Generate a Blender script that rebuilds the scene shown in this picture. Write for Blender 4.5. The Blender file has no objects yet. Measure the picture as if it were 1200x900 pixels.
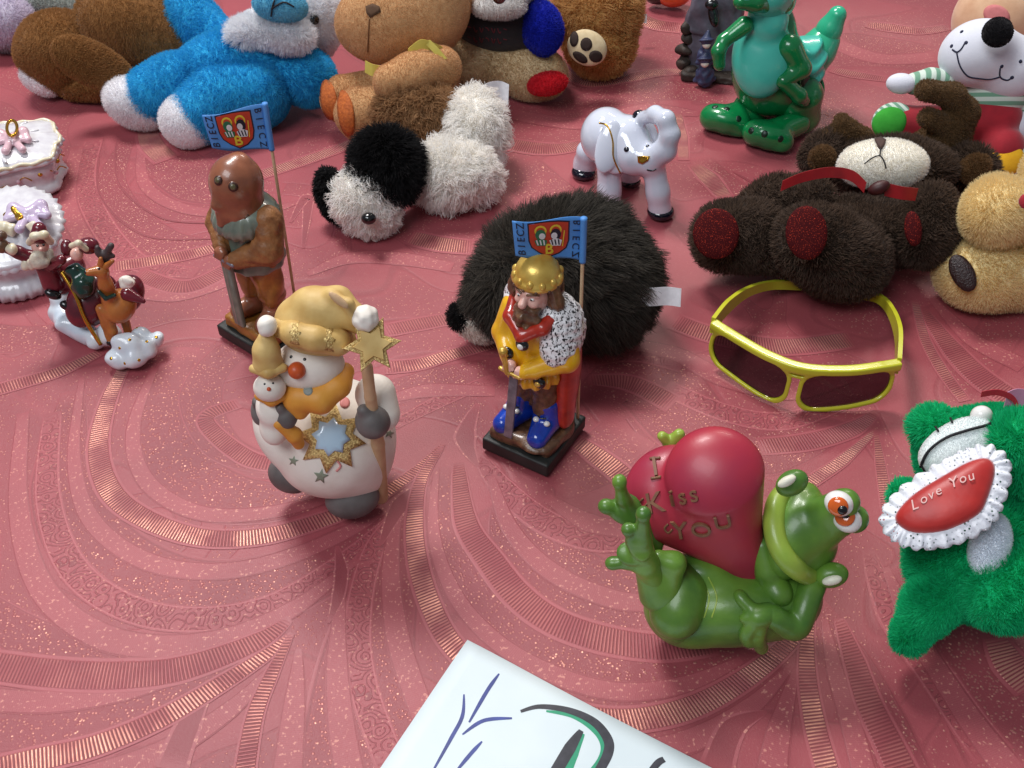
import bpy, math, random
import numpy as np
from mathutils import Vector, Matrix
# ------------------------------------------------------------------ camera, world, lamps
SC = bpy.context.scene
COL = SC.collection
CAM_H, F_PX, TILT = 50.0, 1250.0, math.radians(44)          # cm, pixels at 1200 wide, pitch
cam = bpy.data.cameras.new('camera')
cam.sensor_width = 36.0
cam.lens = 36.0 * F_PX / 1200.0
cam.clip_start, cam.clip_end = 0.01, 50.0
cam_o = bpy.data.objects.new('camera', cam)
COL.objects.link(cam_o)
cam_o.location = (0, 0, CAM_H / 100)
cam_o.rotation_euler = (math.pi / 2 - TILT, 0, 0)
SC.camera = cam_o
SC.render.resolution_x, SC.render.resolution_y = 1024, 768
wd = bpy.data.worlds.new('World')
SC.world = wd
wd.use_nodes = True
wd.node_tree.nodes['Background'].inputs[0].default_value = (0.75, 0.78, 0.9, 1)
wd.node_tree.nodes['Background'].inputs[1].default_value = 0.22
def lamp(name, loc, aim, sx, sy, power, col):
    l = bpy.data.lights.new(name, 'AREA')
    l.shape, l.size, l.size_y, l.energy, l.color = 'RECTANGLE', sx, sy, power, col
    o = bpy.data.objects.new(name, l)
    COL.objects.link(o)
    o.location = loc
    o.rotation_euler = (Vector(aim) - Vector(loc)).to_track_quat('-Z', 'Y').to_euler()
lamp('overhead_light', (-0.62, 1.4, 1.95), (-0.05, 0.5, 0), 0.6, 0.4, 41, (1.0, 0.97, 0.95))
lamp('overhead_light', (0.75, 2.6, 2.1), (0.1, 0.6, 0), 0.9, 0.2, 22, (1.0, 0.9, 0.8))
lamp('overhead_light', (-0.9, -0.5, 2.0), (0.0, 0.6, 0), 1.3, 0.8, 29, (0.90, 0.95, 1.0))  # fill light added above the camera to brighten the fronts of things
SC.view_settings.view_transform = 'Standard'
SC.view_settings.look = 'None'
SC.view_settings.exposure = 0.0
SC.view_settings.gamma = 1.0
SC.cycles.use_denoising = True
SC.cycles.max_bounces = 9
SC.cycles.diffuse_bounces = 7
SC.cycles.transparent_max_bounces = 12
SC.cycles.sample_clamp_indirect = 4.0

# ------------------------------------------------------------------ helpers: projection of the place
rng = np.random.default_rng(7)
FV = np.array([0, math.cos(TILT), -math.sin(TILT)])
UV = np.array([0, math.sin(TILT), math.cos(TILT)])
RV = np.array([1.0, 0, 0])
CAMP = np.array([0, 0, CAM_H])
def ray(u, v):
    return FV + (u - 600) / F_PX * RV + (450 - v) / F_PX * UV
def W(u, v, z=0.0):                       # point at height z (cm)
    d = ray(u, v)
    return CAMP + d * (z - CAM_H) / d[2]
def A(u, v, vg):                          # point straight above the table row vg
    y = W(600, vg)[1]
    d = ray(u, v)
    return CAMP + d * (y / d[1])
def ppc(p):
    return F_PX / ((np.asarray(p) - CAMP) @ FV)
def vg_of(p):                             # table row straight below a point
    q = np.array([0, p[1], 0]) - CAMP
    return 450 - F_PX * (q @ UV) / (q @ FV)
def camaxes(u, v, ang=0.0):
    d = ray(u, v); d = d / np.linalg.norm(d)
    r = np.cross(d, UV); r /= np.linalg.norm(r)
    w = np.cross(r, d)
    c, s = math.cos(math.radians(ang)), math.sin(math.radians(ang))
    return np.array([c * r + s * w, -s * r + c * w, d])

# ------------------------------------------------------------------ helpers: signed distance shapes
def ell(c, r, M=None):
    c, r = np.asarray(c, float), np.asarray(r, float) * np.ones(3)
    m = r.max()
    def f(P):
        q = P - c
        if M is not None: q = q @ M.T
        a = q / r; b = a / r
        k0 = np.sqrt((a * a).sum(-1)); k1 = np.sqrt((b * b).sum(-1)) + 1e-9
        return k0 * (k0 - 1) / k1
    return f, c - m, c + m
def cone(a, b, ra, rb):
    a, b = np.asarray(a, float), np.asarray(b, float)
    ba = b - a; L = max(ba @ ba, 1e-9); m = max(ra, rb)
    def f(P):
        q = P - a
        t = np.clip((q @ ba) / L, 0, 1)
        return np.sqrt(((q - t[..., None] * ba) ** 2).sum(-1)) - (ra + (rb - ra) * t)
    return f, np.minimum(a, b) - m, np.maximum(a, b) + m
def chain(*pr):
    pr = [(np.asarray(p[:3], float), p[3]) for p in pr]
    return [cone(pr[i][0], pr[i + 1][0], pr[i][1], pr[i + 1][1]) for i in range(len(pr) - 1)]
def rbox(c, h, r=0.1, M=None):
    c, h = np.asarray(c, float), np.asarray(h, float)
    m = np.linalg.norm(h)
    def f(P):
        q = P - c
        if M is not None: q = q @ M.T
        q = np.abs(q) - (h - r)
        return np.sqrt((np.maximum(q, 0) ** 2).sum(-1)) + np.minimum(q.max(-1), 0) - r
    e = h if M is None else m
    return f, c - e, c + e
def torus(c, R, r, M=None):
    c = np.asarray(c, float)
    def f(P):
        q = P - c
        if M is not None: q = q @ M.T
        a = np.sqrt(q[..., 0] ** 2 + q[..., 1] ** 2) - R
        return np.sqrt(a * a + q[..., 2] ** 2) - r
    return f, c - R - r, c + R + r
def ce(u, v, vg, a, b, c=None, ang=0.0):  # ellipsoid facing the viewer: half axes in photo pixels
    p = A(u, v, vg); k = ppc(p)
    if c is None: c = min(a, b)
    return ell(p, np.array([a, b, c]) / k, camaxes(u, v, ang))
def cc(*pr):                              # chain of tapered limbs: (u, v, table row, radius px)
    q = []
    for u, v, vg, r in pr:
        p = A(u, v, vg); q.append((*p, r / ppc(p)))
    return chain(*q)
def cz(*pr):                              # the same with heights above the table (cm) instead of rows
    q = []
    for u, v, z, r in pr:
        p = W(u, v, z); q.append((*p, r / ppc(p)))
    return chain(*q)
def on(o, *pr, sink=0.4):                 # limb lying on the surface of a part
    q = []
    for u, v, r in spline(np.array(pr, float), 4):
        p, n = hit(o, u, v); r = r / ppc(p if SDF[o.name][1] else W(u, v)); q.append((*(p + n * r * (1 - 2 * sink) * 0.9), r))
    return chain(*q)
def rotz(deg):
    c, s = math.cos(math.radians(deg)), math.sin(math.radians(deg))
    return np.array([[c, s, 0], [-s, c, 0], [0, 0, 1]])
def rotx(deg):
    c, s = math.cos(math.radians(deg)), math.sin(math.radians(deg))
    return np.array([[1, 0, 0], [0, c, s], [0, -s, c]])
def roty(deg):
    c, s = math.cos(math.radians(deg)), math.sin(math.radians(deg))
    return np.array([[c, 0, -s], [0, 1, 0], [s, 0, c]])
def smin(a, b, k):
    h = np.clip(0.5 + 0.5 * (b - a) / k, 0, 1)
    return b + (a - b) * h - k * h * (1 - h)
def flat(prims):
    out = []
    for p in prims: out += flat(p) if isinstance(p, list) else [p]
    return out
def wob(amp, freq, seed=0):
    r = np.random.default_rng(seed + 11)
    D = r.normal(size=(6, 3)); D /= np.linalg.norm(D, axis=1)[:, None]
    ph = r.uniform(0, 6.3, 6); fr = freq * r.uniform(0.7, 1.4, 6)
    def f(P):
        s = 0
        for i in range(6): s = s + np.sin((P @ D[i]) * fr[i] + ph[i])
        return amp * s / 2.2
    return f
def nets(D, lo, res):
    n = np.array(D.shape) - 1
    C8 = {}
    for i in (0, 1):
        for j in (0, 1):
            for k in (0, 1):
                C8[i, j, k] = D[i:n[0] + i, j:n[1] + j, k:n[2] + k]
    cnt = sum((c < 0).astype(np.int8) for c in C8.values())
    mask = (cnt > 0) & (cnt < 8)
    ii = np.argwhere(mask)
    idx = -np.ones(mask.shape, np.int64)
    idx[mask] = np.arange(len(ii))
    pos = np.zeros((len(ii), 3)); num = np.zeros(len(ii))
    vals = {k: c[mask] for k, c in C8.items()}
    for a in vals:
        for ax in range(3):
            if a[ax]: continue
            b = list(a); b[ax] = 1; b = tuple(b)
            va, vb = vals[a], vals[b]
            x = (va < 0) != (vb < 0)
            t = np.where(x, va / np.where(x, va - vb, 1), 0)
            p = np.array(a, float) * np.ones((len(ii), 1)); p[:, ax] += t
            pos += np.where(x[:, None], p, 0); num += x
    V = lo + (ii + pos / num[:, None]) * res
    Fs = []
    s = D < 0
    for ax in range(3):
        o1, o2 = (ax + 1) % 3, (ax + 2) % 3
        sl0 = [slice(None)] * 3; sl1 = [slice(None)] * 3
        sl0[ax] = slice(0, -1); sl1[ax] = slice(1, None)
        for o in (o1, o2): sl0[o] = slice(1, -1); sl1[o] = slice(1, -1)
        a, b = s[tuple(sl0)], s[tuple(sl1)]
        for flip in (0, 1):
            e = np.argwhere((a & ~b) if not flip else (~a & b))
            if not len(e): continue
            e[:, o1] += 1; e[:, o2] += 1
            q = []
            for d1, d2 in ((0, 0), (1, 0), (1, 1), (0, 1)):
                c = e.copy(); c[:, o1] -= 1 - d1; c[:, o2] -= 1 - d2
                q.append(idx[c[:, 0], c[:, 1], c[:, 2]])
            q = np.stack(q, 1)
            Fs.append(q[:, ::-1] if flip else q)
    return V, np.concatenate(Fs)
SDF = {}
def sdf_of(prims, k, cut=(), kc=0.1, disp=None, floor=None):
    fs = [p[0] for p in flat(prims)]; cs = [p[0] for p in flat(cut)]
    def f(P):
        d = fs[0](P)
        for g in fs[1:]: d = smin(d, g(P), k)
        if disp is not None: d = d + disp(P)
        for g in cs: d = -smin(-d, g(P), kc)
        if floor is not None: d = np.maximum(d, floor - P[..., 2])
        return d
    return f
# ------------------------------------------------------------------ helpers: objects
def prop(o, label=None, cat=None, group=None, kind=None):
    for k, v in (('label', label), ('category', cat), ('group', group), ('kind', kind)):
        if v: o[k] = v
    return o
def thing(name, label, cat, loc=(0, 0, 0), rz=0.0, group=None):
    o = bpy.data.objects.new(name, None)
    o.empty_display_size = 0.01
    COL.objects.link(o)
    o.location = np.asarray(loc, float) / 100
    o.rotation_euler = (0, 0, math.radians(rz))
    o['px'] = 0
    del o['px']
    return prop(o, label, cat, group)
def root_of(p):
    while p is not None and p.parent is not None: p = p.parent
    return p
def put(name, V, F, m, parent=None, world=True, smooth=True, uv=None, kind=None, label=None):
    V = np.asarray(V, float)
    r = root_of(parent)
    if world and r is not None: V = V - np.array(r.location) * 100
    me = bpy.data.meshes.new(name)
    me.from_pydata((V / 100).tolist(), [], F if isinstance(F, list) else F.tolist())
    if smooth: me.polygons.foreach_set('use_smooth', np.ones(len(me.polygons), bool))
    if uv is not None:
        l = me.uv_layers.new(name='UVMap')
        vi = np.zeros(len(me.loops), np.int64); me.loops.foreach_get('vertex_index', vi)
        l.data.foreach_set('uv', np.asarray(uv, float)[vi].ravel())
    me.materials.append(m)
    o = bpy.data.objects.new(name, me)
    COL.objects.link(o)
    if parent is not None: o.parent = parent
    return prop(o, label=label, kind=kind)
def blob(name, prims, m, parent=None, k=0.3, res=0.12, cut=(), kc=0.1, disp=None, world=True, floor='auto', pad=0.0, **kw):
    fl = flat(prims)
    if floor == 'auto': floor = 0.03 if world else None
    f = sdf_of(fl, k, cut, kc, disp, floor)
    lo = np.min([p[1] for p in fl], 0) - 2.5 * res - k * 0.3 - pad
    hi = np.max([p[2] for p in fl], 0) + 2.5 * res + k * 0.3 + pad
    if floor is not None: lo[2] = max(lo[2], floor - 2.5 * res)
    n = np.ceil((hi - lo) / res).astype(int) + 1
    g = np.stack(np.meshgrid(*[lo[i] + res * np.arange(n[i]) for i in range(3)], indexing='ij'), -1)
    V, F = nets(f(g), lo, res)
    o = put(name, V, F, m, parent, world, **kw)
    SDF[o.name] = (f, world)
    return o
def hit(o, u, v, lift=0.0, miss=None):    # where the sight line of a photo pixel meets a part (cm, in that part's own frame); normal
    f, world = SDF[o.name]
    d = ray(u, v); d = d / np.linalg.norm(d); p = CAMP.copy()
    if not world:
        r = root_of(o); c, s = math.cos(-r.rotation_euler.z), math.sin(-r.rotation_euler.z)
        Rm = np.array([[c, -s, 0], [s, c, 0], [0, 0, 1]])
        p = Rm @ (p - np.array(r.location) * 100); d = Rm @ d
    t, best, bt = 20.0, 9e9, 20.0
    for _ in range(300):
        e = float(f((p + d * t)[None])[0])
        if e < best: best, bt = e, t
        if e < 0.004: break
        t += max(e * 0.6, 0.004)
        if t > 180: break
    else: pass
    t = bt
    q = p + d * t
    h = 0.05
    nn = np.array([float(f((q + h * ax)[None])[0] - f((q - h * ax)[None])[0]) for ax in np.eye(3)])
    nn /= np.linalg.norm(nn) + 1e-9
    return q + nn * lift, nn
def basis(n, upv=(0, 0, 1)):
    n = n / np.linalg.norm(n); a = np.cross(upv, n)
    if np.linalg.norm(a) < 1e-3: a = np.array([1.0, 0, 0])
    a /= np.linalg.norm(a)
    return a, np.cross(n, a), n
def ico(sub=2):
    import bmesh
    bm = bmesh.new(); bmesh.ops.create_icosphere(bm, subdivisions=sub, radius=1)
    V = np.array([v.co[:] for v in bm.verts]); F = [[x.index for x in f.verts] for f in bm.faces]
    bm.free(); return V, F
ICO = ico(3); ICO1 = ico(1)
def bead(name, p, r, m, parent, world=True, M=None, **kw):   # small rounded piece; r may be three half axes
    V = ICO[0] * (np.asarray(r, float) * np.ones(3))
    if M is not None: V = V @ np.asarray(M)
    return put(name, V + p, ICO[1], m, parent, world, **kw)
def bead_on(name, o, u, v, r, m, parent=None, sink=0.3, squash=0.6, **kw):
    p, n = hit(o, u, v)
    a, b, c = basis(n)
    return bead(name, p - n * r * sink * squash, (r, r, r * squash), m, parent or o, SDF[o.name][1], np.array([a, b, c]), **kw)
def tubemesh(P, rad, nseg=8, sx=1.0, closed=False, upv=(0, 0, 1)):
    P = np.asarray(P, float); n = len(P); rad = np.asarray(rad, float) * np.ones(n)
    V, F = [], []
    for i in range(n):
        t = (P[(i + 1) % n] - P[i - 1]) if closed else P[min(i + 1, n - 1)] - P[max(i - 1, 0)]
        t = t / (np.linalg.norm(t) + 1e-9)
        up = np.asarray(upv[i] if np.ndim(upv) == 2 else upv, float)
        a = np.cross(t, up)
        if np.linalg.norm(a) < 1e-3: a = np.cross(t, [1, 0, 0.1])
        a /= np.linalg.norm(a); b = np.cross(a, t)
        for j in range(nseg):
            w = 2 * math.pi * j / nseg
            V.append(P[i] + rad[i] * (math.cos(w) * a * sx + math.sin(w) * b))
    for i in range(n if closed else n - 1):
        for j in range(nseg):
            k = (i + 1) % n
            F.append([i * nseg + j, i * nseg + (j + 1) % nseg, k * nseg + (j + 1) % nseg, k * nseg + j])
    if not closed:
        F.append(list(range(nseg))[::-1]); F.append(list(range((n - 1) * nseg, n * nseg)))
    return np.array(V), F
def spline(pts, n=24, closed=False):
    P = np.asarray(pts, float); m = len(P); out = []
    segs = m if closed else m - 1
    for i in range(segs):
        if closed: p0, p1, p2, p3 = P[i - 1], P[i], P[(i + 1) % m], P[(i + 2) % m]
        else: p0, p1, p2, p3 = P[max(i - 1, 0)], P[i], P[i + 1], P[min(i + 2, m - 1)]
        for t in np.arange(n) / n:
            out.append(0.5 * (2 * p1 + (p2 - p0) * t + (2 * p0 - 5 * p1 + 4 * p2 - p3) * t * t + (3 * p1 - p0 - 3 * p2 + p3) * t ** 3))
    if not closed: out.append(P[-1])
    return np.array(out)
def tube(name, pts, rad, m, parent, world=True, nseg=8, n=8, closed=False, sx=1.0, **kw):
    P = spline(pts, n, closed)
    rr = np.asarray(rad, float) * np.ones(len(pts))
    if closed: R = np.interp(np.arange(len(P)) / n, np.arange(len(pts) + 1), np.append(rr, rr[0]))
    else: R = np.interp(np.arange(len(P)) / n, np.arange(len(pts)), rr)
    V, F = tubemesh(P, R, nseg, sx, closed)
    return put(name, V, F, m, parent, world, **kw)
def stroke(name, o, px, r, m, parent=None, n=6, closed=False, lift=0.0, **kw):      # stitched / painted line lying on a part
    q = spline(np.array(px, float), n, closed)
    P = np.array([hit(o, u, v, lift)[0] for u, v in q])
    V, F = tubemesh(P, r, 6, 1.0, closed)
    return put(name, V, F, m, parent or o, SDF[o.name][1], **kw)
def decal(name, o, px, m, parent=None, rings=4, lift=0.03, back=0.08, bulge=0.0, n=1, **kw):     # thin solid plate laid on a part
    q = np.array(px, float) if n == 1 else spline(np.array(px, float), n, True)
    c = q.mean(0); L = len(q)
    V, N = [], []
    for i in range(rings):
        t = 1 - i / rings
        for e in q:
            p, nn = hit(o, *(c + (e - c) * t)); V.append(p + nn * (lift + bulge * (1 - t * t))); N.append(nn)
    p, nn = hit(o, *c); V.append(p + nn * (lift + bulge)); N.append(nn)
    V = np.array(V); N = np.array(N); nv = len(V)
    VV = np.concatenate([V, V[:L] - N[:L] * (back + lift)])
    F = []
    for i in range(rings - 1):
        for j in range(L):
            F.append([i * L + j, (i + 1) * L + j, (i + 1) * L + (j + 1) % L, i * L + (j + 1) % L])
    for j in range(L):
        F.append([(rings - 1) * L + j, nv - 1, (rings - 1) * L + (j + 1) % L])
        F.append([j, (j + 1) % L, nv + (j + 1) % L, nv + j])
    return put(name, VV, F, m, parent or o, SDF[o.name][1], **kw)
def circ(u, v, a, b, ang=0, n=20):
    t = np.arange(n) / n * 2 * math.pi; c, s = math.cos(math.radians(ang)), math.sin(math.radians(ang))
    x, y = a * np.cos(t), b * np.sin(t)
    return [(u + c * i + s * j, v - s * i + c * j) for i, j in zip(x, y)]
def star(u, v, r1, r0, n, rot=0):
    return [(u + (r1 if i % 2 == 0 else r0) * math.sin(math.radians(rot) + math.pi * i / n), v - (r1 if i % 2 == 0 else r0) * math.cos(math.radians(rot) + math.pi * i / n)) for i in range(2 * n)]
def boxmesh(c, h, M=None):
    V = np.array([[x, y, z] for x in (-1, 1) for y in (-1, 1) for z in (-1, 1)], float) * h
    if M is not None: V = V @ np.asarray(M)
    return V + c, [[0, 1, 3, 2], [4, 6, 7, 5], [0, 4, 5, 1], [2, 3, 7, 6], [0, 2, 6, 4], [1, 5, 7, 3]]
def ribbon(name, P, width, wdir, thick, m, parent, world=True, n=10, **kw):       # cloth band along P; wdir = its width direction
    P = spline(P, n); wd_ = np.asarray(wdir, float)
    if wd_.ndim == 1: wd_ = np.tile(wd_, (len(P), 1))
    else: wd_ = spline(wd_, n)
    wd_ = wd_ / np.linalg.norm(wd_, axis=1)[:, None]
    w = np.interp(np.linspace(0, 1, len(P)), np.linspace(0, 1, np.size(width)), np.atleast_1d(width)) / 2
    T = np.gradient(P, axis=0); Nn = np.cross(T, wd_); Nn /= np.linalg.norm(Nn, axis=1)[:, None] + 1e-9
    V, F = [], []
    for i in range(len(P)):
        for a, b in ((-1, -1), (1, -1), (1, 1), (-1, 1)):
            V.append(P[i] + a * w[i] * wd_[i] + b * thick / 2 * Nn[i])
    for i in range(len(P) - 1):
        for j in range(4):
            F.append([4 * i + j, 4 * i + (j + 1) % 4, 4 * i + 4 + (j + 1) % 4, 4 * i + 4 + j])
    F += [[3, 2, 1, 0], [4 * len(P) - 4, 4 * len(P) - 3, 4 * len(P) - 2, 4 * len(P) - 1]]
    return put(name, V, F, m, parent, world, smooth=False, **kw)
def letter(ch, name, p, ax, ay, size, m, parent, world=True, thick=0.04, shear=0.0, bold=0.0, **kw):
    cu = bpy.data.curves.new('t', 'FONT'); cu.body = ch; cu.size = 1.0; cu.extrude = 0.5; cu.align_x = 'CENTER'; cu.align_y = 'CENTER'
    cu.offset = bold; cu.shear = shear; cu.resolution_u = 4
    t = bpy.data.objects.new('t', cu); COL.objects.link(t)
    bpy.context.view_layer.update()
    me = bpy.data.meshes.new_from_object(t.evaluated_get(bpy.context.evaluated_depsgraph_get()))
    V = np.array([v.co[:] for v in me.vertices]); F = [list(q.vertices) for q in me.polygons]
    bpy.data.objects.remove(t); bpy.data.curves.remove(cu); bpy.data.meshes.remove(me)
    ax, ay = np.asarray(ax, float), np.asarray(ay, float)
    n = np.cross(ax, ay); n /= np.linalg.norm(n)
    return put(name, p + V[:, :1] * ax * size + V[:, 1:2] * ay * size + V[:, 2:] * n * thick, F, m, parent, world, smooth=False, **kw)
# ------------------------------------------------------------------ helpers: fur (real strands growing from a part)
def fur(o, n, length, rad, m, lie=(0, 0, 0), spread=0.35, curl=0.0, clump=0.0, nclump=300, droop=0.0, pts=5, keep=None, seed=1):
    r = np.random.default_rng(seed + len(o.data.vertices))
    me = o.data; me.calc_loop_triangles()
    T = np.zeros(len(me.loop_triangles) * 3, np.int64); me.loop_triangles.foreach_get('vertices', T); T = T.reshape(-1, 3)
    V = np.zeros(len(me.vertices) * 3); me.vertices.foreach_get('co', V); V = V.reshape(-1, 3) * 100
    fn = np.cross(V[T[:, 1]] - V[T[:, 0]], V[T[:, 2]] - V[T[:, 0]])
    N = np.zeros_like(V)
    for i in range(3): np.add.at(N, T[:, i], fn)
    N /= np.linalg.norm(N, axis=1)[:, None] + 1e-12
    ar = np.linalg.norm(fn, axis=1)
    t = r.choice(len(T), n, p=ar / ar.sum())
    b = r.dirichlet((1, 1, 1), n)
    P = (V[T[t]] * b[:, :, None]).sum(1); Q = (N[T[t]] * b[:, :, None]).sum(1)
    off = np.array(root_of(o).location) * 100
    if keep is not None:
        kk = keep(P + off); P, Q = P[kk], Q[kk]; n = len(P)
    L = np.asarray(lie, float)
    if L.ndim == 0: L = np.zeros(3)
    tang = L - (Q @ L)[:, None] * Q
    D = Q + tang + r.normal(size=(n, 3)) * spread
    w1, w2, w3, w4 = (wob(1.0, 1.3, 20 + q)(P + off) for q in range(4))      # matted, uneven pile
    D += 0.30 * np.stack([w1, w2, w3], 1)
    D[:, 2] -= droop
    D /= np.linalg.norm(D, axis=1)[:, None]
    # never grow into the body
    dn = (D * Q).sum(1); D += np.maximum(0.12 - dn, 0)[:, None] * Q
    ln = length * r.uniform(0.6, 1.15, n) * np.clip(1 + 0.22 * w4, 0.5, 1.5)
    s = np.linspace(0, 1, pts)
    X = P[:, None] + (D * ln[:, None])[:, None] * s[None, :, None]
    X += (tang * 0.35 * ln[:, None])[:, None] * (s ** 2)[None, :, None]
    X[..., 2] -= (droop * 0.4 * ln)[:, None] * s ** 2
    if curl:
        e1 = np.cross(D, [0.3, 0.5, 0.8]); e1 /= np.linalg.norm(e1, axis=1)[:, None]; e2 = np.cross(D, e1)
        ph = r.uniform(0, 6.3, n)[:, None] + s[None] * r.uniform(3, 7, n)[:, None]
        X += curl * ln[:, None, None] * s[None, :, None] * (np.cos(ph)[..., None] * e1[:, None] + np.sin(ph)[..., None] * e2[:, None])
    if clump:
        ci = r.choice(n, min(nclump, n), replace=False); near = np.zeros(n, np.int64)
        for a in range(0, n, 4000):
            near[a:a + 4000] = ci[((P[a:a + 4000, None] - P[None, ci]) ** 2).sum(-1).argmin(1)]
        X += clump * (X[near] - X) * (s ** 1.5)[None, :, None] * r.uniform(0.5, 1, n)[:, None, None]
    X[..., 2] = np.maximum(X[..., 2], 0.02 - off[2])
    hc = bpy.data.hair_curves.new('fur')
    hc.add_curves([pts] * n)
    hc.attributes['position'].data.foreach_set('vector', (X / 100).ravel().astype(np.float32))
    ra = hc.attributes.get('radius') or hc.attributes.new('radius', 'FLOAT', 'POINT')
    ra.data.foreach_set('value', (np.tile(np.array([1, 0.95, 0.85, 0.65, 0.25])[:pts] if pts == 5 else np.linspace(1, 0.3, pts), n) * rad / 100).astype(np.float32))
    hc.materials.append(m)
    f = bpy.data.objects.new('fur', hc)
    COL.objects.link(f); f.parent = o; f['kind'] = 'stuff'
    return f
# ------------------------------------------------------------------ helpers: materials
def lin(c):
    c = np.asarray(c, float) / 255
    return tuple(np.where(c <= 0.04045, c / 12.92, ((c + 0.055) / 1.055) ** 2.4))
MATS = {}
def mat(name, c, rough=0.5, c2=None, scale=300.0, vary=0.5, bump=0.0, bscale=400.0, metal=0.0, coat=0.0, sheen=0.0, spec=0.5, detail=4.0, sharp=False, sss=0.0):
    if name in MATS: return MATS[name]
    m = bpy.data.materials.new(name); m.use_nodes = True
    N, L = m.node_tree.nodes, m.node_tree.links
    b = N['Principled BSDF']
    b.inputs['Roughness'].default_value = rough; b.inputs['Metallic'].default_value = metal
    b.inputs['Coat Weight'].default_value = coat; b.inputs['Coat Roughness'].default_value = 0.06
    b.inputs['Sheen Weight'].default_value = sheen; b.inputs['Sheen Roughness'].default_value = 0.5
    b.inputs['Specular IOR Level'].default_value = spec
    if sss:
        b.inputs['Subsurface Weight'].default_value = sss; b.inputs['Subsurface Scale'].default_value = 0.004
    tc = N.new('ShaderNodeTexCoord')
    nz = N.new('ShaderNodeTexNoise'); nz.inputs['Scale'].default_value = scale; nz.inputs['Detail'].default_value = detail
    L.new(tc.outputs['Object'], nz.inputs['Vector'])
    r = N.new('ShaderNodeValToRGB')
    a = 0.5 - 0.5 * (0.2 if sharp else 0.5); r.color_ramp.elements[0].position = a; r.color_ramp.elements[1].position = 1 - a
    col = np.array(lin(c)); col2 = np.array(lin(c2)) if c2 is not None else col * (1 - 0.35 * vary)
    r.color_ramp.elements[0].color = (*col2, 1); r.color_ramp.elements[1].color = (*col, 1)
    L.new(nz.outputs['Fac'], r.inputs['Fac']); L.new(r.outputs['Color'], b.inputs['Base Color'])
    if bump:
        n2 = N.new('ShaderNodeTexNoise'); n2.inputs['Scale'].default_value = bscale; n2.inputs['Detail'].default_value = 3
        L.new(tc.outputs['Object'], n2.inputs['Vector'])
        bp = N.new('ShaderNodeBump'); bp.inputs['Strength'].default_value = bump; bp.inputs['Distance'].default_value = 0.001
        L.new(n2.outputs['Fac'], bp.inputs['Height']); L.new(bp.outputs['Normal'], b.inputs['Normal'])
    MATS[name] = m
    return m
def hairmat(name, c, c2=None, rough=0.6, sheen=0.0):
    if name in MATS: return MATS[name]
    m = bpy.data.materials.new(name); m.use_nodes = True
    N, L = m.node_tree.nodes, m.node_tree.links
    b = N['Principled BSDF']; b.inputs['Roughness'].default_value = rough; b.inputs['Specular IOR Level'].default_value = 0.25
    hi = N.new('ShaderNodeHairInfo'); r = N.new('ShaderNodeValToRGB')
    col = np.array(lin(c)); col2 = np.array(lin(c2)) if c2 is not None else col * 0.7
    col, col2 = [np.minimum(q * (1.0 + 0.9 * (1 - q.max()) ** 2) + 0.0, 0.92) ** 0.86 for q in (col, col2)]   # a single fibre is paler than the pile it makes
    r.color_ramp.elements[0].color = (*col2, 1); r.color_ramp.elements[1].color = (*col, 1)
    L.new(hi.outputs['Random'], r.inputs['Fac']); L.new(r.outputs['Color'], b.inputs['Base Color'])
    tr = N.new('ShaderNodeBsdfTranslucent'); L.new(r.outputs['Color'], tr.inputs['Color'])
    mx = N.new('ShaderNodeMixShader'); mx.inputs[0].default_value = 0.45
    L.new(b.outputs[0], mx.inputs[1]); L.new(tr.outputs[0], mx.inputs[2])
    L.new(mx.outputs[0], N['Material Output'].inputs['Surface'])
    MATS[name] = m
    return m
class G:                                   # small node-graph helper for the woven and printed materials
    def __init__(s, name, rough=0.5):
        s.m = bpy.data.materials.new(name); s.m.use_nodes = True
        s.N, s.L = s.m.node_tree.nodes, s.m.node_tree.links
        s.b = s.N['Principled BSDF']; s.b.inputs['Roughness'].default_value = rough
    def n(s, t, **kw):
        x = s.N.new('ShaderNode' + t)
        for k, v in kw.items(): setattr(x, k, v)
        return x
    def lk(s, a, b): s.L.new(a, b)
    def val(s, x, i):
        if hasattr(x, 'links') or isinstance(x, bpy.types.NodeSocket): s.L.new(x, i)
        else: i.default_value = x
    def ma(s, op, a, b=0.0, c=0.0):
        x = s.n('Math', operation=op); s.val(a, x.inputs[0]); s.val(b, x.inputs[1]); s.val(c, x.inputs[2]); return x.outputs[0]
    def step(s, x, lo, hi):
        r = s.n('MapRange', interpolation_type='SMOOTHSTEP'); s.val(x, r.inputs[0]); r.inputs[1].default_value = lo; r.inputs[2].default_value = hi; return r.outputs[0]
    def mixc(s, f, a, b):
        x = s.n('Mix', data_type='RGBA'); s.val(f, x.inputs[0])
        for v, i in ((a, 6), (b, 7)):
            if isinstance(v, bpy.types.NodeSocket): s.L.new(v, x.inputs[i])
            else: x.inputs[i].default_value = (*v, 1)
        return x.outputs[2]
    def noise(s, vec, scale, detail=3, rough=0.5, dist=0.0):
        x = s.n('TexNoise'); s.lk(vec, x.inputs['Vector']); x.inputs['Scale'].default_value = scale; x.inputs['Detail'].default_value = detail
        x.inputs['Roughness'].default_value = rough; x.inputs['Distortion'].default_value = dist; return x.outputs['Fac']
    def vor(s, vec, scale, feature='F1', out='Distance'):
        x = s.n('TexVoronoi', feature=feature); s.lk(vec, x.inputs['Vector']); x.inputs['Scale'].default_value = scale; return x.outputs[out]
    def bump(s, h, strength=0.5, dist=0.0005):
        x = s.n('Bump'); x.inputs['Strength'].default_value = strength; x.inputs['Distance'].default_value = dist
        s.val(h, x.inputs['Height']); s.lk(x.outputs[0], s.b.inputs['Normal'])
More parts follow.
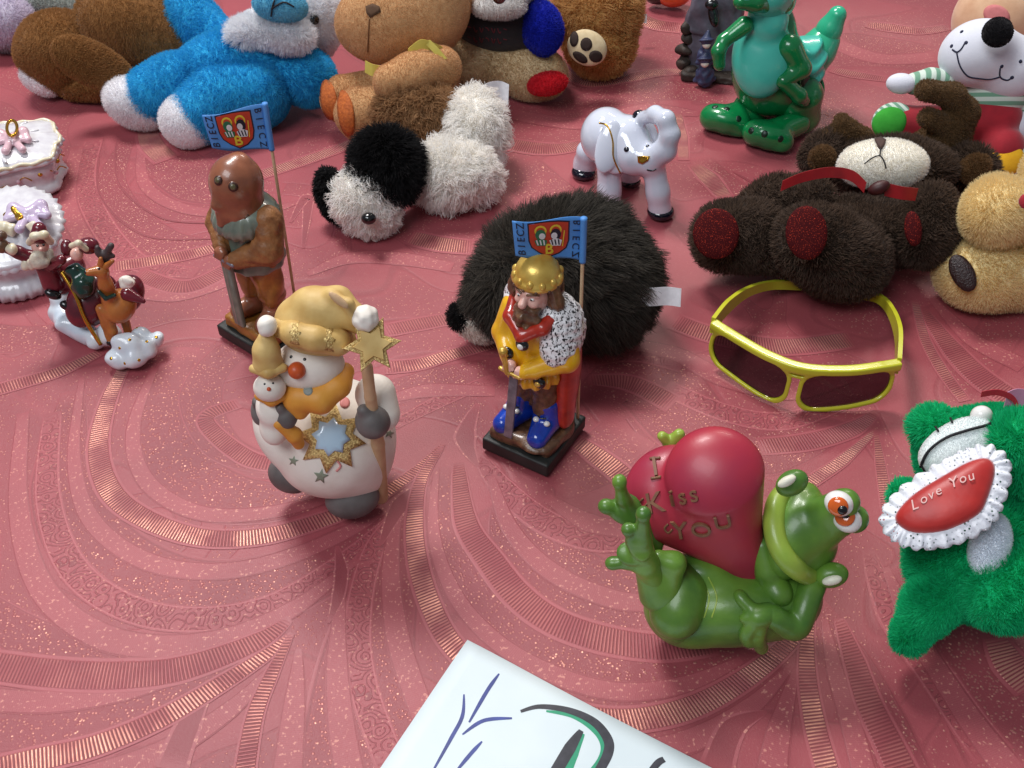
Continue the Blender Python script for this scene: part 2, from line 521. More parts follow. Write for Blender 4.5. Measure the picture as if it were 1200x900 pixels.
# ------------------------------------------------------------------ the tablecloth
def clothz(x, y):                          # soft waves of the cloth on the table (cm)
    w = 0.10 * np.sin(0.11 * x + 0.06 * y + 0.5) + 0.08 * np.sin(0.05 * x - 0.16 * y + 1.3) + 0.05 * np.sin(0.31 * x + 0.12 * y) * np.sin(0.2 * y)
    far = np.clip((y - 62) / 30, 0, 1) * np.clip((x + 5) / 20, 0, 1)
    w = w + far * (0.36 * np.sin(0.33 * y + 0.10 * x + 0.8 * np.sin(0.12 * x)) + 0.12 * np.sin(0.5 * x - 0.25 * y))
    near = np.clip((x - 14) / 10, 0, 1) * np.clip((62 - y) / 15, 0, 1)
    w = w + near * 0.22 * np.sin(0.55 * x - 0.35 * y + 1.0)
    return w - 0.22 - 0.2 * far - 0.1 * near
PINK = lin((158, 71, 79)); DEEP = lin((114, 46, 53)); PALE = lin((188, 105, 110)); GOLD_GLINT = lin((246, 178, 156))  # last tone: peach gold thread with its highlights mixed in
def cloth_common(g, vec):
    th = g.ma('ADD', g.noise(vec, 2600, 2), g.ma('MULTIPLY', g.noise(vec, 700, 3), 0.6))
    return th
def cloth_base():
    g = G('woven_cloth', 0.42)
    tc = g.n('TexCoord'); ob = tc.outputs['Object']
    # large damask fields drawn by warped bands
    nx = g.n('TexNoise'); g.lk(ob, nx.inputs['Vector']); nx.inputs['Scale'].default_value = 5.0; nx.inputs['Detail'].default_value = 1
    vm = g.n('VectorMath', operation='MULTIPLY_ADD'); g.lk(nx.outputs['Color'], vm.inputs[0]); vm.inputs[1].default_value = (0.16, 0.16, 0.16); g.lk(ob, vm.inputs[2])
    fn = g.noise(vm.outputs[0], 5.5, 1, 0.4, 0.6)
    field = g.ma('ADD', 0.5, g.ma('MULTIPLY', g.ma('SINE', g.ma('MULTIPLY', fn, 34.0)), 0.5))
    line = g.ma('SUBTRACT', 1.0, g.step(g.ma('ABSOLUTE', g.ma('SUBTRACT', field, 0.5)), 0.02, 0.10))
    spzone = g.step(field, 0.55, 0.7)
    cell = g.vor(ob, 460); dots = g.ma('MULTIPLY', g.ma('SUBTRACT', 1.0, g.step(cell, 0.18, 0.34)), g.step(g.noise(ob, 300, 1), 0.42, 0.6))
    dots = g.ma('MULTIPLY', dots, g.ma('ADD', g.ma('MULTIPLY', spzone, 0.8), 0.12))
    th = cloth_common(g, ob)
    c = g.mixc(g.step(g.noise(ob, 14, 3), 0.35, 0.7), PINK, tuple(np.array(PINK) * 0.82 + np.array(PALE) * 0.05))
    c = g.mixc(g.ma('MULTIPLY', spzone, 0.22), c, DEEP)
    c = g.mixc(g.ma('MULTIPLY', line, 0.3), c, DEEP)
    c = g.mixc(g.ma('MULTIPLY', th, 0.12), c, PALE)
    c = g.mixc(g.ma('MULTIPLY', dots, 0.45), c, GOLD_GLINT)
    g.lk(c, g.b.inputs['Base Color'])
    g.lk(g.ma('MULTIPLY', dots, 0.2), g.b.inputs['Metallic'])
    g.lk(g.ma('SUBTRACT', 0.43, g.ma('MULTIPLY', dots, 0.13)), g.b.inputs['Roughness'])
    g.b.inputs['Sheen Weight'].default_value = 0.25; g.b.inputs['Sheen Roughness'].default_value = 0.35; g.b.inputs['Sheen Tint'].default_value = (1, 0.7, 0.72, 1)
    g.bump(g.ma('ADD', g.ma('ADD', g.ma('MULTIPLY', th, 0.6), g.ma('MULTIPLY', dots, 1.0)), g.ma('MULTIPLY', line, -0.5)), 0.6, 0.0004)
    return g.m
def band_mat(name, kind):
    g = G(name, 0.43)
    uvn = g.n('UVMap'); sp = g.n('SeparateXYZ'); g.lk(uvn.outputs[0], sp.inputs[0])
    u, v = sp.outputs[0], sp.outputs[1]
    ob = g.n('TexCoord').outputs['Object']
    e = g.ma('ABSOLUTE', g.ma('SUBTRACT', u, 0.5))                      # 0 centre .. 0.5 edge
    th = cloth_common(g, ob)
    c = g.mixc(g.step(g.noise(ob, 16, 3), 0.35, 0.7), PINK, tuple(np.array(PINK) * 0.86))
    c = g.mixc(g.ma('MULTIPLY', th, 0.12), c, PALE)
    c0 = c
    h = g.ma('MULTIPLY', th, 0.55)
    if kind in ('ladder', 'faint', 'bright'):
        inside = g.ma('SUBTRACT', 1.0, g.step(e, 0.36, 0.40))
        vv = g.ma('ADD', g.ma('MULTIPLY', v, 5.2), g.ma('MULTIPLY', u, 0.9))
        vv = g.ma('ADD', vv, g.ma('MULTIPLY', g.noise(ob, 30, 2), 0.5))
        tri = g.ma('PINGPONG', vv, 0.5)
        rid = g.step(tri, 0.10, 0.34)
        rid = g.ma('MULTIPLY', rid, inside)
        brk = g.step(g.noise(ob, 45, 3), 0.35, 0.62)
        amt = {'ladder': 0.40, 'faint': 0.14, 'bright': 0.68}[kind]
        gl = g.ma('MULTIPLY', g.ma('MULTIPLY', rid, g.ma('ADD', g.ma('MULTIPLY', brk, 0.85), 0.15)), amt)
        c = g.mixc(g.ma('MULTIPLY', g.ma('SUBTRACT', inside, rid), 0.6), c, DEEP)
        c = g.mixc(gl, c, GOLD_GLINT)  # highlights on the ridges painted in over the thread colour
        edge = g.ma('MULTIPLY', g.step(e, 0.39, 0.42), 0.35)
        c = g.mixc(edge, c, PALE)
        g.lk(g.ma('MULTIPLY', gl, 0.75), g.b.inputs['Metallic'])
        g.lk(g.ma('SUBTRACT', 0.43, g.ma('MULTIPLY', gl, 0.12)), g.b.inputs['Roughness'])
        h = g.ma('ADD', h, g.ma('MULTIPLY', rid, 1.6 if kind != 'faint' else 1.0))
    elif kind == 'speck':
        fade = g.ma('SUBTRACT', 1.0, g.step(e, 0.40, 0.47))
        cell = g.vor(ob, 480)
        dots = g.ma('MULTIPLY', g.ma('SUBTRACT', 1.0, g.step(cell, 0.18, 0.42)), g.step(g.noise(ob, 260, 1), 0.30, 0.5))
        dots = g.ma('MULTIPLY', dots, fade)
        c = g.mixc(g.ma('MULTIPLY', fade, 0.3), c, DEEP)
        glit = g.step(g.noise(ob, 330, 1), 0.56, 0.7)
        c = g.mixc(g.ma('MULTIPLY', dots, g.ma('ADD', 0.3, g.ma('MULTIPLY', glit, 0.7))), c, GOLD_GLINT)  # woven dots, paler where their sparkle is painted in
        line = g.ma('SUBTRACT', 1.0, g.step(g.ma('ABSOLUTE', g.ma('SUBTRACT', e, 0.455)), 0.008, 0.022))
        c = g.mixc(g.ma('MULTIPLY', line, 0.4), c, DEEP)
        g.lk(g.ma('MULTIPLY', dots, 0.3), g.b.inputs['Metallic'])
        g.lk(g.ma('SUBTRACT', 0.43, g.ma('MULTIPLY', dots, 0.15)), g.b.inputs['Roughness'])
        h = g.ma('ADD', h, g.ma('MULTIPLY', dots, 0.7))
    elif kind == 'scroll':
        inside = g.ma('SUBTRACT', 1.0, g.step(e, 0.36, 0.42))
        cv = g.n('CombineXYZ'); g.lk(g.ma('MULTIPLY', u, 1.5), cv.inputs[0]); g.lk(v, cv.inputs[1])
        d = g.vor(cv.outputs[0], 1.0)
        sw = g.ma('SUBTRACT', 1.0, g.step(g.ma('ABSOLUTE', g.ma('SINE', g.ma('ADD', g.ma('MULTIPLY', d, 15.0), g.ma('MULTIPLY', g.noise(cv.outputs[0], 1.2, 1), 6.0)))), 0.25, 0.5))
        sw = g.ma('MULTIPLY', sw, inside)
        c = g.mixc(g.ma('MULTIPLY', sw, 0.5), c, DEEP)
        c = g.mixc(g.ma('MULTIPLY', g.step(g.noise(ob, 500, 1), 0.6, 0.75), 0.35), c, GOLD_GLINT)
        line = g.ma('SUBTRACT', 1.0, g.step(g.ma('ABSOLUTE', g.ma('SUBTRACT', e, 0.43)), 0.01, 0.035))
        c = g.mixc(g.ma('MULTIPLY', line, 0.5), c, PALE)
        h = g.ma('ADD', h, g.ma('MULTIPLY', sw, 0.7))
    elif kind == 'satin':
        inside = g.ma('SUBTRACT', 1.0, g.step(e, 0.40, 0.47))
        c = g.mixc(g.ma('MULTIPLY', inside, 0.22), c, PALE)
        fine = g.ma('PINGPONG', g.ma('MULTIPLY', v, 9.0), 0.5)
        c = g.mixc(g.ma('MULTIPLY', g.ma('MULTIPLY', inside, g.step(fine, .2, .4)), 0.14), c, DEEP)
        line = g.ma('SUBTRACT', 1.0, g.step(g.ma('ABSOLUTE', g.ma('SUBTRACT', e, 0.45)), 0.015, 0.045))
        c = g.mixc(g.ma('MULTIPLY', line, 0.3), c, DEEP)
        c = g.mixc(g.ma('MULTIPLY', g.ma('MULTIPLY', inside, g.step(g.noise(ob, 520, 1), .6, .74)), .4), c, GOLD_GLINT)
        h = g.ma('ADD', h, g.ma('MULTIPLY', inside, 0.3))
    elif kind == 'line':
        c = g.mixc(g.ma('MULTIPLY', g.ma('SUBTRACT', 1.0, g.step(e, 0.1, 0.5)), .6), c, DEEP)
    elif kind == 'petal':
        edge = g.step(e, 0.36, 0.40)
        c = g.mixc(g.ma('MULTIPLY', edge, 0.55), g.mixc(0.35, c, DEEP), PALE)
        c = g.mixc(g.ma('MULTIPLY', g.ma('MULTIPLY', edge, g.step(g.noise(ob, 500, 1), 0.55, 0.7)), 0.5), c, GOLD_GLINT)
    at = g.n('Attribute', attribute_name='fade')
    al = at.outputs['Fac']
    if kind in ('speck', 'scroll', 'faint'): al = g.ma('MULTIPLY', al, g.ma('SUBTRACT', 1.0, g.step(e, 0.46, 0.5)))
    c = g.mixc(al, c0, c)
    ml = g.b.inputs['Metallic'].links
    if ml:
        src = ml[0].from_socket; g.lk(g.ma('MULTIPLY', src, al), g.b.inputs['Metallic'])
    h = g.ma('ADD', g.ma('MULTIPLY', h, al), g.ma('MULTIPLY', th, g.ma('MULTIPLY', g.ma('SUBTRACT', 1.0, al), 0.3)))
    g.lk(c, g.b.inputs['Base Color'])
    g.b.inputs['Sheen Weight'].default_value = 0.25; g.b.inputs['Sheen Roughness'].default_value = 0.35; g.b.inputs['Sheen Tint'].default_value = (1, 0.7, 0.72, 1)
    g.bump(h, 0.7, 0.0004)
    return g.m
CLOTH = cloth_base()
BM = {k: band_mat('woven_' + k, k) for k in ('ladder', 'faint', 'bright', 'speck', 'scroll', 'satin', 'line', 'petal')}
gx = np.linspace(-95, 95, 321); gy = np.linspace(-12, 160, 291)
X, Y = np.meshgrid(gx, gy, indexing='ij')
edge = np.clip((np.abs(X) - 90) / 5, 0, 1) ** 2 * 4 + np.clip((Y - 155) / 5, 0, 1) ** 2 * 4 + np.clip((-7 - Y) / 5, 0, 1) ** 2 * 4
V = np.stack([X, Y, clothz(X, Y) - edge], -1).reshape(-1, 3)
i, j = np.meshgrid(np.arange(320), np.arange(290), indexing='ij')
a = (i * 291 + j).ravel()
cloth = put('tablecloth', V, np.stack([a, a + 291, a + 292, a + 1], 1), CLOTH)
prop(cloth, 'dusky pink damask tablecloth with woven feather bands and glinting threads', 'tablecloth', kind='structure')
band_no = [0]
def band(kind, px, w, layer):
    P = np.array([W(u, v)[:2] for u, v in px])
    P = spline(P, 14)
    w = np.interp(np.linspace(0, 1, len(P)), np.linspace(0, 1, np.size(w)), np.atleast_1d(np.asarray(w, float))) / 2
    T = np.gradient(P, axis=0); T /= np.linalg.norm(T, axis=1)[:, None] + 1e-9
    Nn = np.stack([-T[:, 1], T[:, 0]], 1)
    s = np.concatenate([[0], np.cumsum(np.linalg.norm(np.diff(P, axis=0), axis=1))])
    nu = 9; V, UVs, F = [], [], []
    band_no[0] += 1
    for i in range(len(P)):
        for j in range(nu):
            t = j / (nu - 1)
            q = P[i] + Nn[i] * w[i] * (2 * t - 1)
            V.append([q[0], q[1], clothz(q[0], q[1]) + 0.008 * layer + 0.00012 * band_no[0]]); UVs.append([t, s[i]])
    for i in range(len(P) - 1):
        for j in range(nu - 1):
            F.append([i * nu + j, i * nu + j + 1, (i + 1) * nu + j + 1, (i + 1) * nu + j][::-1])
    o = put('woven_band', V, F, BM[kind], cloth, uv=UVs)
    fd = np.clip(np.minimum(s, s[-1] - s) / (1.6 if kind in ('speck', 'scroll') else 0.9), 0, 1)
    o.data.attributes.new('fade', 'FLOAT', 'POINT').data.foreach_set('value', np.repeat(fd, nu).astype(np.float32))
    return o
BANDS = [
 # wide speckled fields first, their sparkle put into the dot colour
 ('speck', [(215, 405), (190, 480), (205, 540), (260, 580), (340, 585), (420, 560)], [2.2, 4.5, 4.5, 4.2, 3, 1], 1),
 ('speck', [(85, 455), (72, 560), (110, 640), (200, 690), (310, 690), (420, 640), (470, 600)], [1.5, 4, 5, 5, 5, 4, 1], 1),
 ('speck', [(-40, 700), (60, 755), (190, 765), (300, 730)], [2, 2.6, 2.4, .6], 1),
 ('speck', [(-40, 850), (80, 835), (200, 800), (300, 755)], [3.4, 3.2, 2.6, .6], 1),
 ('speck', [(470, 600), (450, 690), (430, 780), (420, 920)], [1, 4.2, 5.5, 7], 1),
 ('speck', [(520, 545), (528, 620), (560, 690), (610, 745), (690, 790), (790, 795), (890, 750)], [.6, 2.4, 2.6, 2.8, 3.2, 3.2, 1.2], 1),
 ('speck', [(590, 580), (620, 640), (690, 700), (770, 720)], [1.2, 5, 6.5, 6], 1),
 ('speck', [(700, 470), (760, 440), (820, 500), (900, 520), (990, 500)], [4, 7, 6, 5, 1], 1),
 ('speck', [(150, 160), (130, 220), (180, 280), (260, 290)], [1, 3, 4, 1.5], 1),
 ('speck', [(185, 175), (240, 215), (330, 225)], [5, 6, 3], 1),
 ('speck', [(330, 390), (270, 410), (235, 460), (260, 520), (320, 545)], [1.5, 2.5, 3, 2.5, 1.5], 1),
 ('speck', [(1080, 760), (1130, 770), (1190, 830), (1230, 900)], [4, 6, 8, 8], 1),
 ('speck', [(960, 700), (1000, 770), (1030, 840), (1060, 920)], [.8, 2.2, 3.2, 4.2], 1),
 ('speck', [(640, 130), (720, 110), (800, 105), (860, 125)], [4, 4, 3.5, 1.5], 1),
 ('speck', [(600, 190), (650, 230), (700, 260)], [5, 5, 3], 1),
 ('speck', [(820, 180), (850, 215), (905, 235)], [2, 3, 2], 1),
 ('speck', [(450, 460), (520, 440), (590, 425)], [2.5, 2.5, 2], 1),
 ('speck', [(650, 570), (690, 545), (740, 500)], [2, 4, 4], 1),
 ('speck', [(-60, 385), (20, 395), (80, 385)], [3, 3, 2], 1),
 ('speck', [(950, 60), (1010, 50), (1100, 65)], [6, 8, 6], 1),
 ('speck', [(1000, 110), (960, 130), (1010, 125)], [4, 5, 4], 1),
 # scrolled bands
 ('scroll', [(60, 480), (55, 580), (90, 670), (180, 720), (300, 715), (400, 660), (480, 590)], [1.2, 1.6, 1.8, 1.8, 1.7, 1.4, .7], 2),
 ('scroll', [(478, 590), (440, 640), (420, 720), (425, 800), (460, 900)], [.7, 1.3, 1.6, 1.6, 1.6], 2),
 ('scroll', [(560, 530), (590, 570), (640, 610), (700, 630), (760, 625)], [.8, 1.7, 2, 2, 1.6], 2),
 ('scroll', [(445, 505), (510, 470), (580, 440)], [.7, 1.2, 1.0], 2),
 ('scroll', [(1020, 640), (1050, 720), (1110, 800), (1170, 880)], [.8, 2, 2.4, 2.4], 2),
 ('scroll', [(780, 450), (850, 480), (920, 490), (990, 470)], [1.6, 1.8, 1.8, 1.2], 2),
 ('scroll', [(110, 160), (100, 220), (150, 300), (230, 320)], [1.6, 2, 2.2, 1.2], 2),
 ('scroll', [(690, 415), (745, 410), (800, 425)], [1.8, 1.8, 1.4], 2),
 # pale satin feathers
 ('satin', [(180, 430), (155, 500), (170, 560), (230, 598), (310, 600), (390, 580), (460, 545)], [.5, 1.0, 1.2, 1.2, 1.1, .9, .3], 2),
 ('satin', [(95, 440), (85, 530), (105, 605), (170, 655), (260, 668), (350, 648), (430, 610), (485, 565)], [.4, .9, 1.2, 1.3, 1.3, 1.2, .9, .3], 2),
 ('satin', [(25, 480), (20, 590), (50, 690), (130, 748), (240, 752), (340, 715), (420, 655)], [.8, 1.3, 1.6, 1.7, 1.5, 1.2, .4], 2),
 ('satin', [(-40, 815), (60, 820), (160, 805), (250, 770), (320, 735)], [1.4, 1.4, 1.2, .9, .3], 2),
 ('satin', [(-20, 945), (90, 915), (190, 880), (270, 830), (325, 775)], [2, 1.8, 1.5, 1.1, .3], 2),
 ('satin', [(468, 590), (458, 660), (465, 740), (490, 820), (520, 890)], [.4, 1.1, 1.4, 1.4, 1.4], 2),
 ('satin', [(400, 690), (395, 770), (400, 850), (415, 930)], [.4, 1.2, 1.5, 1.6], 2),
 ('satin', [(350, 760), (345, 820), (335, 920)], [.3, 1.2, 1.8], 2),
 ('satin', [(512, 545), (508, 620), (530, 690), (575, 745), (640, 785), (720, 808), (800, 800), (870, 770)], [.3, .8, 1.0, 1.1, 1.2, 1.2, 1.1, .4], 2),
 ('satin', [(575, 555), (600, 620), (650, 670), (720, 700), (780, 705)], [.5, 1.2, 1.4, 1.4, 1.2], 2),
 ('satin', [(640, 580), (690, 610), (740, 620)], [.6, 1.6, 1.2], 2),
 ('satin', [(740, 880), (810, 865), (880, 825), (930, 775)], [1.2, 1.4, 1.1, .3], 2),
 ('satin', [(905, 910), (915, 850), (935, 780)], [1.8, 1.3, .3], 2),
 ('satin', [(968, 720), (980, 780), (998, 840), (1020, 920)], [.3, 1.0, 1.2, 1.4], 2),
 ('satin', [(1040, 660), (1075, 740), (1130, 820), (1190, 900)], [.4, 1.3, 1.6, 1.8], 2),
 ('satin', [(720, 395), (790, 410), (850, 440), (930, 455), (1000, 440)], [1, 1.6, 1.8, 1.8, .8], 2),
 ('satin', [(1090, 345), (1140, 395), (1200, 430)], [.6, 1.6, 1.8], 2),
 ('satin', [(90, 170), (80, 240), (130, 320), (200, 345), (280, 325)], [1.2, 1.6, 1.8, 1.6, .8], 2),
 ('satin', [(165, 165), (170, 215), (220, 245), (300, 248), (350, 235)], [.6, 1.2, 1.3, 1.2, .5], 2),
 ('satin', [(360, 320), (410, 300), (470, 300), (530, 310)], [.5, 1.6, 1.8, 1.2], 2),
 ('satin', [(440, 470), (500, 455), (580, 455)], [.5, 1.4, 1.0], 2),
 ('satin', [(600, 130), (680, 140), (760, 125), (820, 130)], [2, 2.4, 2, .8], 2),
 ('satin', [(980, 40), (1040, 60), (1100, 58)], [2.5, 2.8, 2], 2),
 # flat ribbed bands
 ('faint', [(-30, 775), (60, 787), (140, 790), (215, 782), (300, 752), (340, 725)], [2, 2.1, 2.1, 1.9, 1.4, .5], 2),
 ('faint', [(537, 540), (546, 610), (575, 656), (608, 697), (650, 727), (708, 747), (775, 756), (840, 750)], [.8, 1.7, 2, 2.1, 2.1, 2.1, 2.0, 1.6], 2),
 ('faint', [(985, 720), (1003, 770), (1020, 820), (1045, 870), (1070, 920)], [.6, 1.4, 1.7, 1.9, 2.2], 2),
 ('faint', [(890, 520), (950, 515), (1000, 500), (1030, 478)], [1.6, 1.7, 1.4, .5], 2),
 ('faint', [(1080, 360), (1120, 410), (1160, 450), (1220, 490)], [.8, 2, 2.3, 2.3], 2),
 ('faint', [(690, 440), (740, 445), (790, 470)], [1, 1.8, 2], 2),
 ('faint', [(450, 385), (500, 375), (550, 365)], [1.6, 1.6, 1.4], 2),
 ('faint', [(280, 470), (240, 490), (290, 535), (350, 545)], [1, 1.3, 1.5, 1.2], 2),
 ('faint', [(160, 320), (220, 335), (290, 300), (330, 270)], [1.6, 1.8, 1.6, 1], 2),
 # ribbed feather bands, ridge highlights mixed into their colour
 ('bright', [(150, 420), (128, 462), (114, 520), (128, 572), (170, 606), (235, 628), (305, 628), (370, 612), (430, 588), (480, 556), (520, 518)], [.8, 1.3, 1.6, 1.7, 1.6, 1.55, 1.5, 1.4, 1.2, .9, .3], 3),
 ('bright', [(-40, 908), (30, 890), (110, 872), (190, 840), (260, 800), (310, 768), (342, 742)], [1.7, 1.6, 1.5, 1.4, 1.2, .9, .3], 3),
 ('ladder', [(342, 742), (318, 790), (298, 840), (284, 920)], [.3, .9, 1.1, 1.3], 3),
 ('bright', [(518, 522), (494, 560), (486, 610), (490, 660), (505, 710), (530, 755), (575, 795), (640, 825), (720, 842), (800, 830), (870, 795), (925, 750), (960, 700)], [.3, .9, 1.3, 1.45, 1.5, 1.5, 1.5, 1.5, 1.6, 1.6, 1.4, 1.1, .5], 3),
 ('bright', [(955, 700), (948, 740), (948, 790), (958, 850), (978, 920)], [.4, .9, 1.2, 1.4, 1.5], 3),
 ('bright', [(-40, 462), (20, 446), (70, 432), (120, 410)], [1.3, 1.3, 1.2, .8], 3),
 ('bright', [(130, 312), (180, 305), (230, 296), (280, 282)], [1.5, 1.5, 1.4, 1.2], 3),
 ('bright', [(172, 150), (178, 168), (196, 186)], [2.2, 2.6, 2.6], 3),
 ('bright', [(300, 205), (350, 188), (400, 170), (440, 150)], [1.6, 1.6, 1.5, 1.4], 3),
 ('bright', [(450, 428), (490, 424), (530, 412), (590, 396)], [1.5, 1.4, 1.3, 1], 3),
 ('bright', [(672, 512), (700, 532), (728, 554), (760, 590)], [1.2, 1.8, 1.9, 1.8], 3),
 ('ladder', [(790, 372), (820, 384), (860, 395), (920, 402), (1000, 395)], [2, 2, 2, 2, 2], 3),
 ('bright', [(935, 572), (960, 556), (990, 535), (1028, 500)], [1, 1, .9, .3], 3),
 ('ladder', [(1028, 502), (1034, 540), (1044, 600)], [.3, .8, 1.0], 3),
 ('ladder', [(1072, 350), (1085, 395), (1105, 430), (1132, 468)], [.6, .9, 1.0, .9], 3),
 ('bright', [(795, 128), (799, 155), (802, 185)], [.8, 1.5, 1.0], 3),
 ('bright', [(812, 190), (830, 208), (850, 232)], [1.2, 2.2, 1.6], 3),
 ('bright', [(655, 80), (690, 94), (735, 92), (780, 84), (840, 80)], [1.4, 1.9, 1.9, 1.8, 1.6], 3),
 ('bright', [(735, 8), (765, 22), (800, 28)], [2, 2.2, 2.2], 3),
 ('ladder', [(590, 165), (630, 172), (660, 172), (690, 165)], [2.2, 2.4, 2, 1.5], 3),
 ('bright', [(480, 275), (515, 283), (555, 287)], [2, 2.2, 2], 3),
 ('ladder', [(975, 75), (1000, 82), (1040, 92)], [1.6, 2.2, 1.5], 3),
 ('ladder', [(1015, 22), (1045, 27), (1080, 33), (1115, 30)], [1.2, 1.8, 1.4, 1.2], 3),
 ('bright', [(1170, 740), (1188, 770), (1215, 800)], [1.5, 2.4, 2.4], 3),
 # leaf outlines and thin drawn lines
 ('petal', [(395, 640), (400, 670), (396, 700), (385, 730)], [.2, .9, .8, .1], 2),
 ('petal', [(505, 560), (470, 590), (445, 640)], [.2, 1.4, .1], 2),
 ('petal', [(560, 470), (545, 510), (560, 545)], [.3, 1.6, .1], 2),
 ('petal', [(250, 800), (220, 850), (200, 900)], [.1, 1.5, 1.8], 2),
 ('petal', [(900, 830), (860, 850), (840, 900)], [.1, 1.4, 1.8], 2),
 ('petal', [(340, 260), (360, 230), (355, 290)], [.2, 1.2, .2], 2),
 ('line', [(115, 180), (118, 230), (170, 275), (250, 280)], [.18, .25, .25, .15], 4),
 ('line', [(135, 165), (140, 215), (190, 255), (260, 262)], [.18, .22, .22, .15], 4),
 ('line', [(860, 200), (900, 220), (950, 225)], [.2, .5, .2], 4),
]
for b in BANDS: band(*b)
# ------------------------------------------------------------------ painted plaster figures with flags
M_BASE = mat('black_painted_wood', (38, 40, 38), 0.55, (24, 26, 24), 120, bump=0.3, bscale=300)
M_POLE = mat('bare_wood_dowel', (222, 192, 156), 0.6, (196, 162, 124), 200)
M_GOLD = mat('gold_paint', (234, 200, 104), 0.32, (186, 146, 60), 90, metal=0.4, bump=0.25, bscale=250)
M_FLESH = mat('painted_flesh', (232, 188, 174), 0.4, (206, 152, 138), 160, coat=0.25)
M_BROWN = mat('brown_wash', (122, 86, 58), 0.42, (58, 36, 24), 220, bump=0.6, bscale=350, coat=0.3)
M_BLUE = mat('blue_enamel', (20, 70, 190), 0.2, (10, 40, 130), 130, coat=0.6)
M_RED = mat('red_enamel', (200, 58, 34), 0.28, (140, 28, 20), 130, coat=0.5)
M_YEL = mat('yellow_enamel', (240, 190, 36), 0.28, (206, 142, 18), 110, coat=0.5)
M_WHITE = mat('white_enamel', (238, 236, 232), 0.25, coat=0.4)
M_BLACK = mat('black_enamel', (16, 15, 18), 0.22, coat=0.5)
M_STEEL = mat('grey_steel_paint', (150, 150, 160), 0.35, (96, 96, 106), 160, metal=0.4)
M_FLAG = mat('blue_print', (84, 150, 222), 0.55, (74, 138, 208), 60)
M_SHIELD = mat('red_print', (206, 66, 40), 0.55)
M_INK = mat('dark_ink', (22, 26, 48), 0.6)
M_PYEL = mat('yellow_print', (236, 206, 60), 0.55)
M_PGRN = mat('green_print', (40, 120, 84), 0.55)
M_PAPER = mat('white_print', (236, 240, 244), 0.55)
def ermine_mat():
    g = G('ermine_paint', 0.32); ob = g.n('TexCoord').outputs['Object']
    mp = g.n('Mapping'); g.lk(ob, mp.inputs[0]); mp.inputs['Scale'].default_value = (1, 1, 0.62)
    nz = g.n('TexNoise'); g.lk(mp.outputs[0], nz.inputs['Vector']); nz.inputs['Scale'].default_value = 760; nz.inputs['Detail'].default_value = 1.5; nz.inputs['Distortion'].default_value = 0.8
    k = g.step(nz.outputs['Fac'], 0.38, 0.47)
    g.lk(g.mixc(k, lin((26, 24, 30)), lin((232, 230, 232))), g.b.inputs['Base Color'])
    g.bump(k, 0.8, 0.0006); g.b.inputs['Coat Weight'].default_value = 0.3
    return g.m
M_ERM = ermine_mat()
def AY(u, v, y):
    d = ray(u, v); return CAMP + d * (y / d[1])
def loc_of(root, p):
    c, s = math.cos(-root.rotation_euler.z), math.sin(-root.rotation_euler.z)
    q = np.asarray(p) - np.array(root.location) * 100
    return np.stack([c * q[..., 0] - s * q[..., 1], s * q[..., 0] + c * q[..., 1], q[..., 2]], -1)
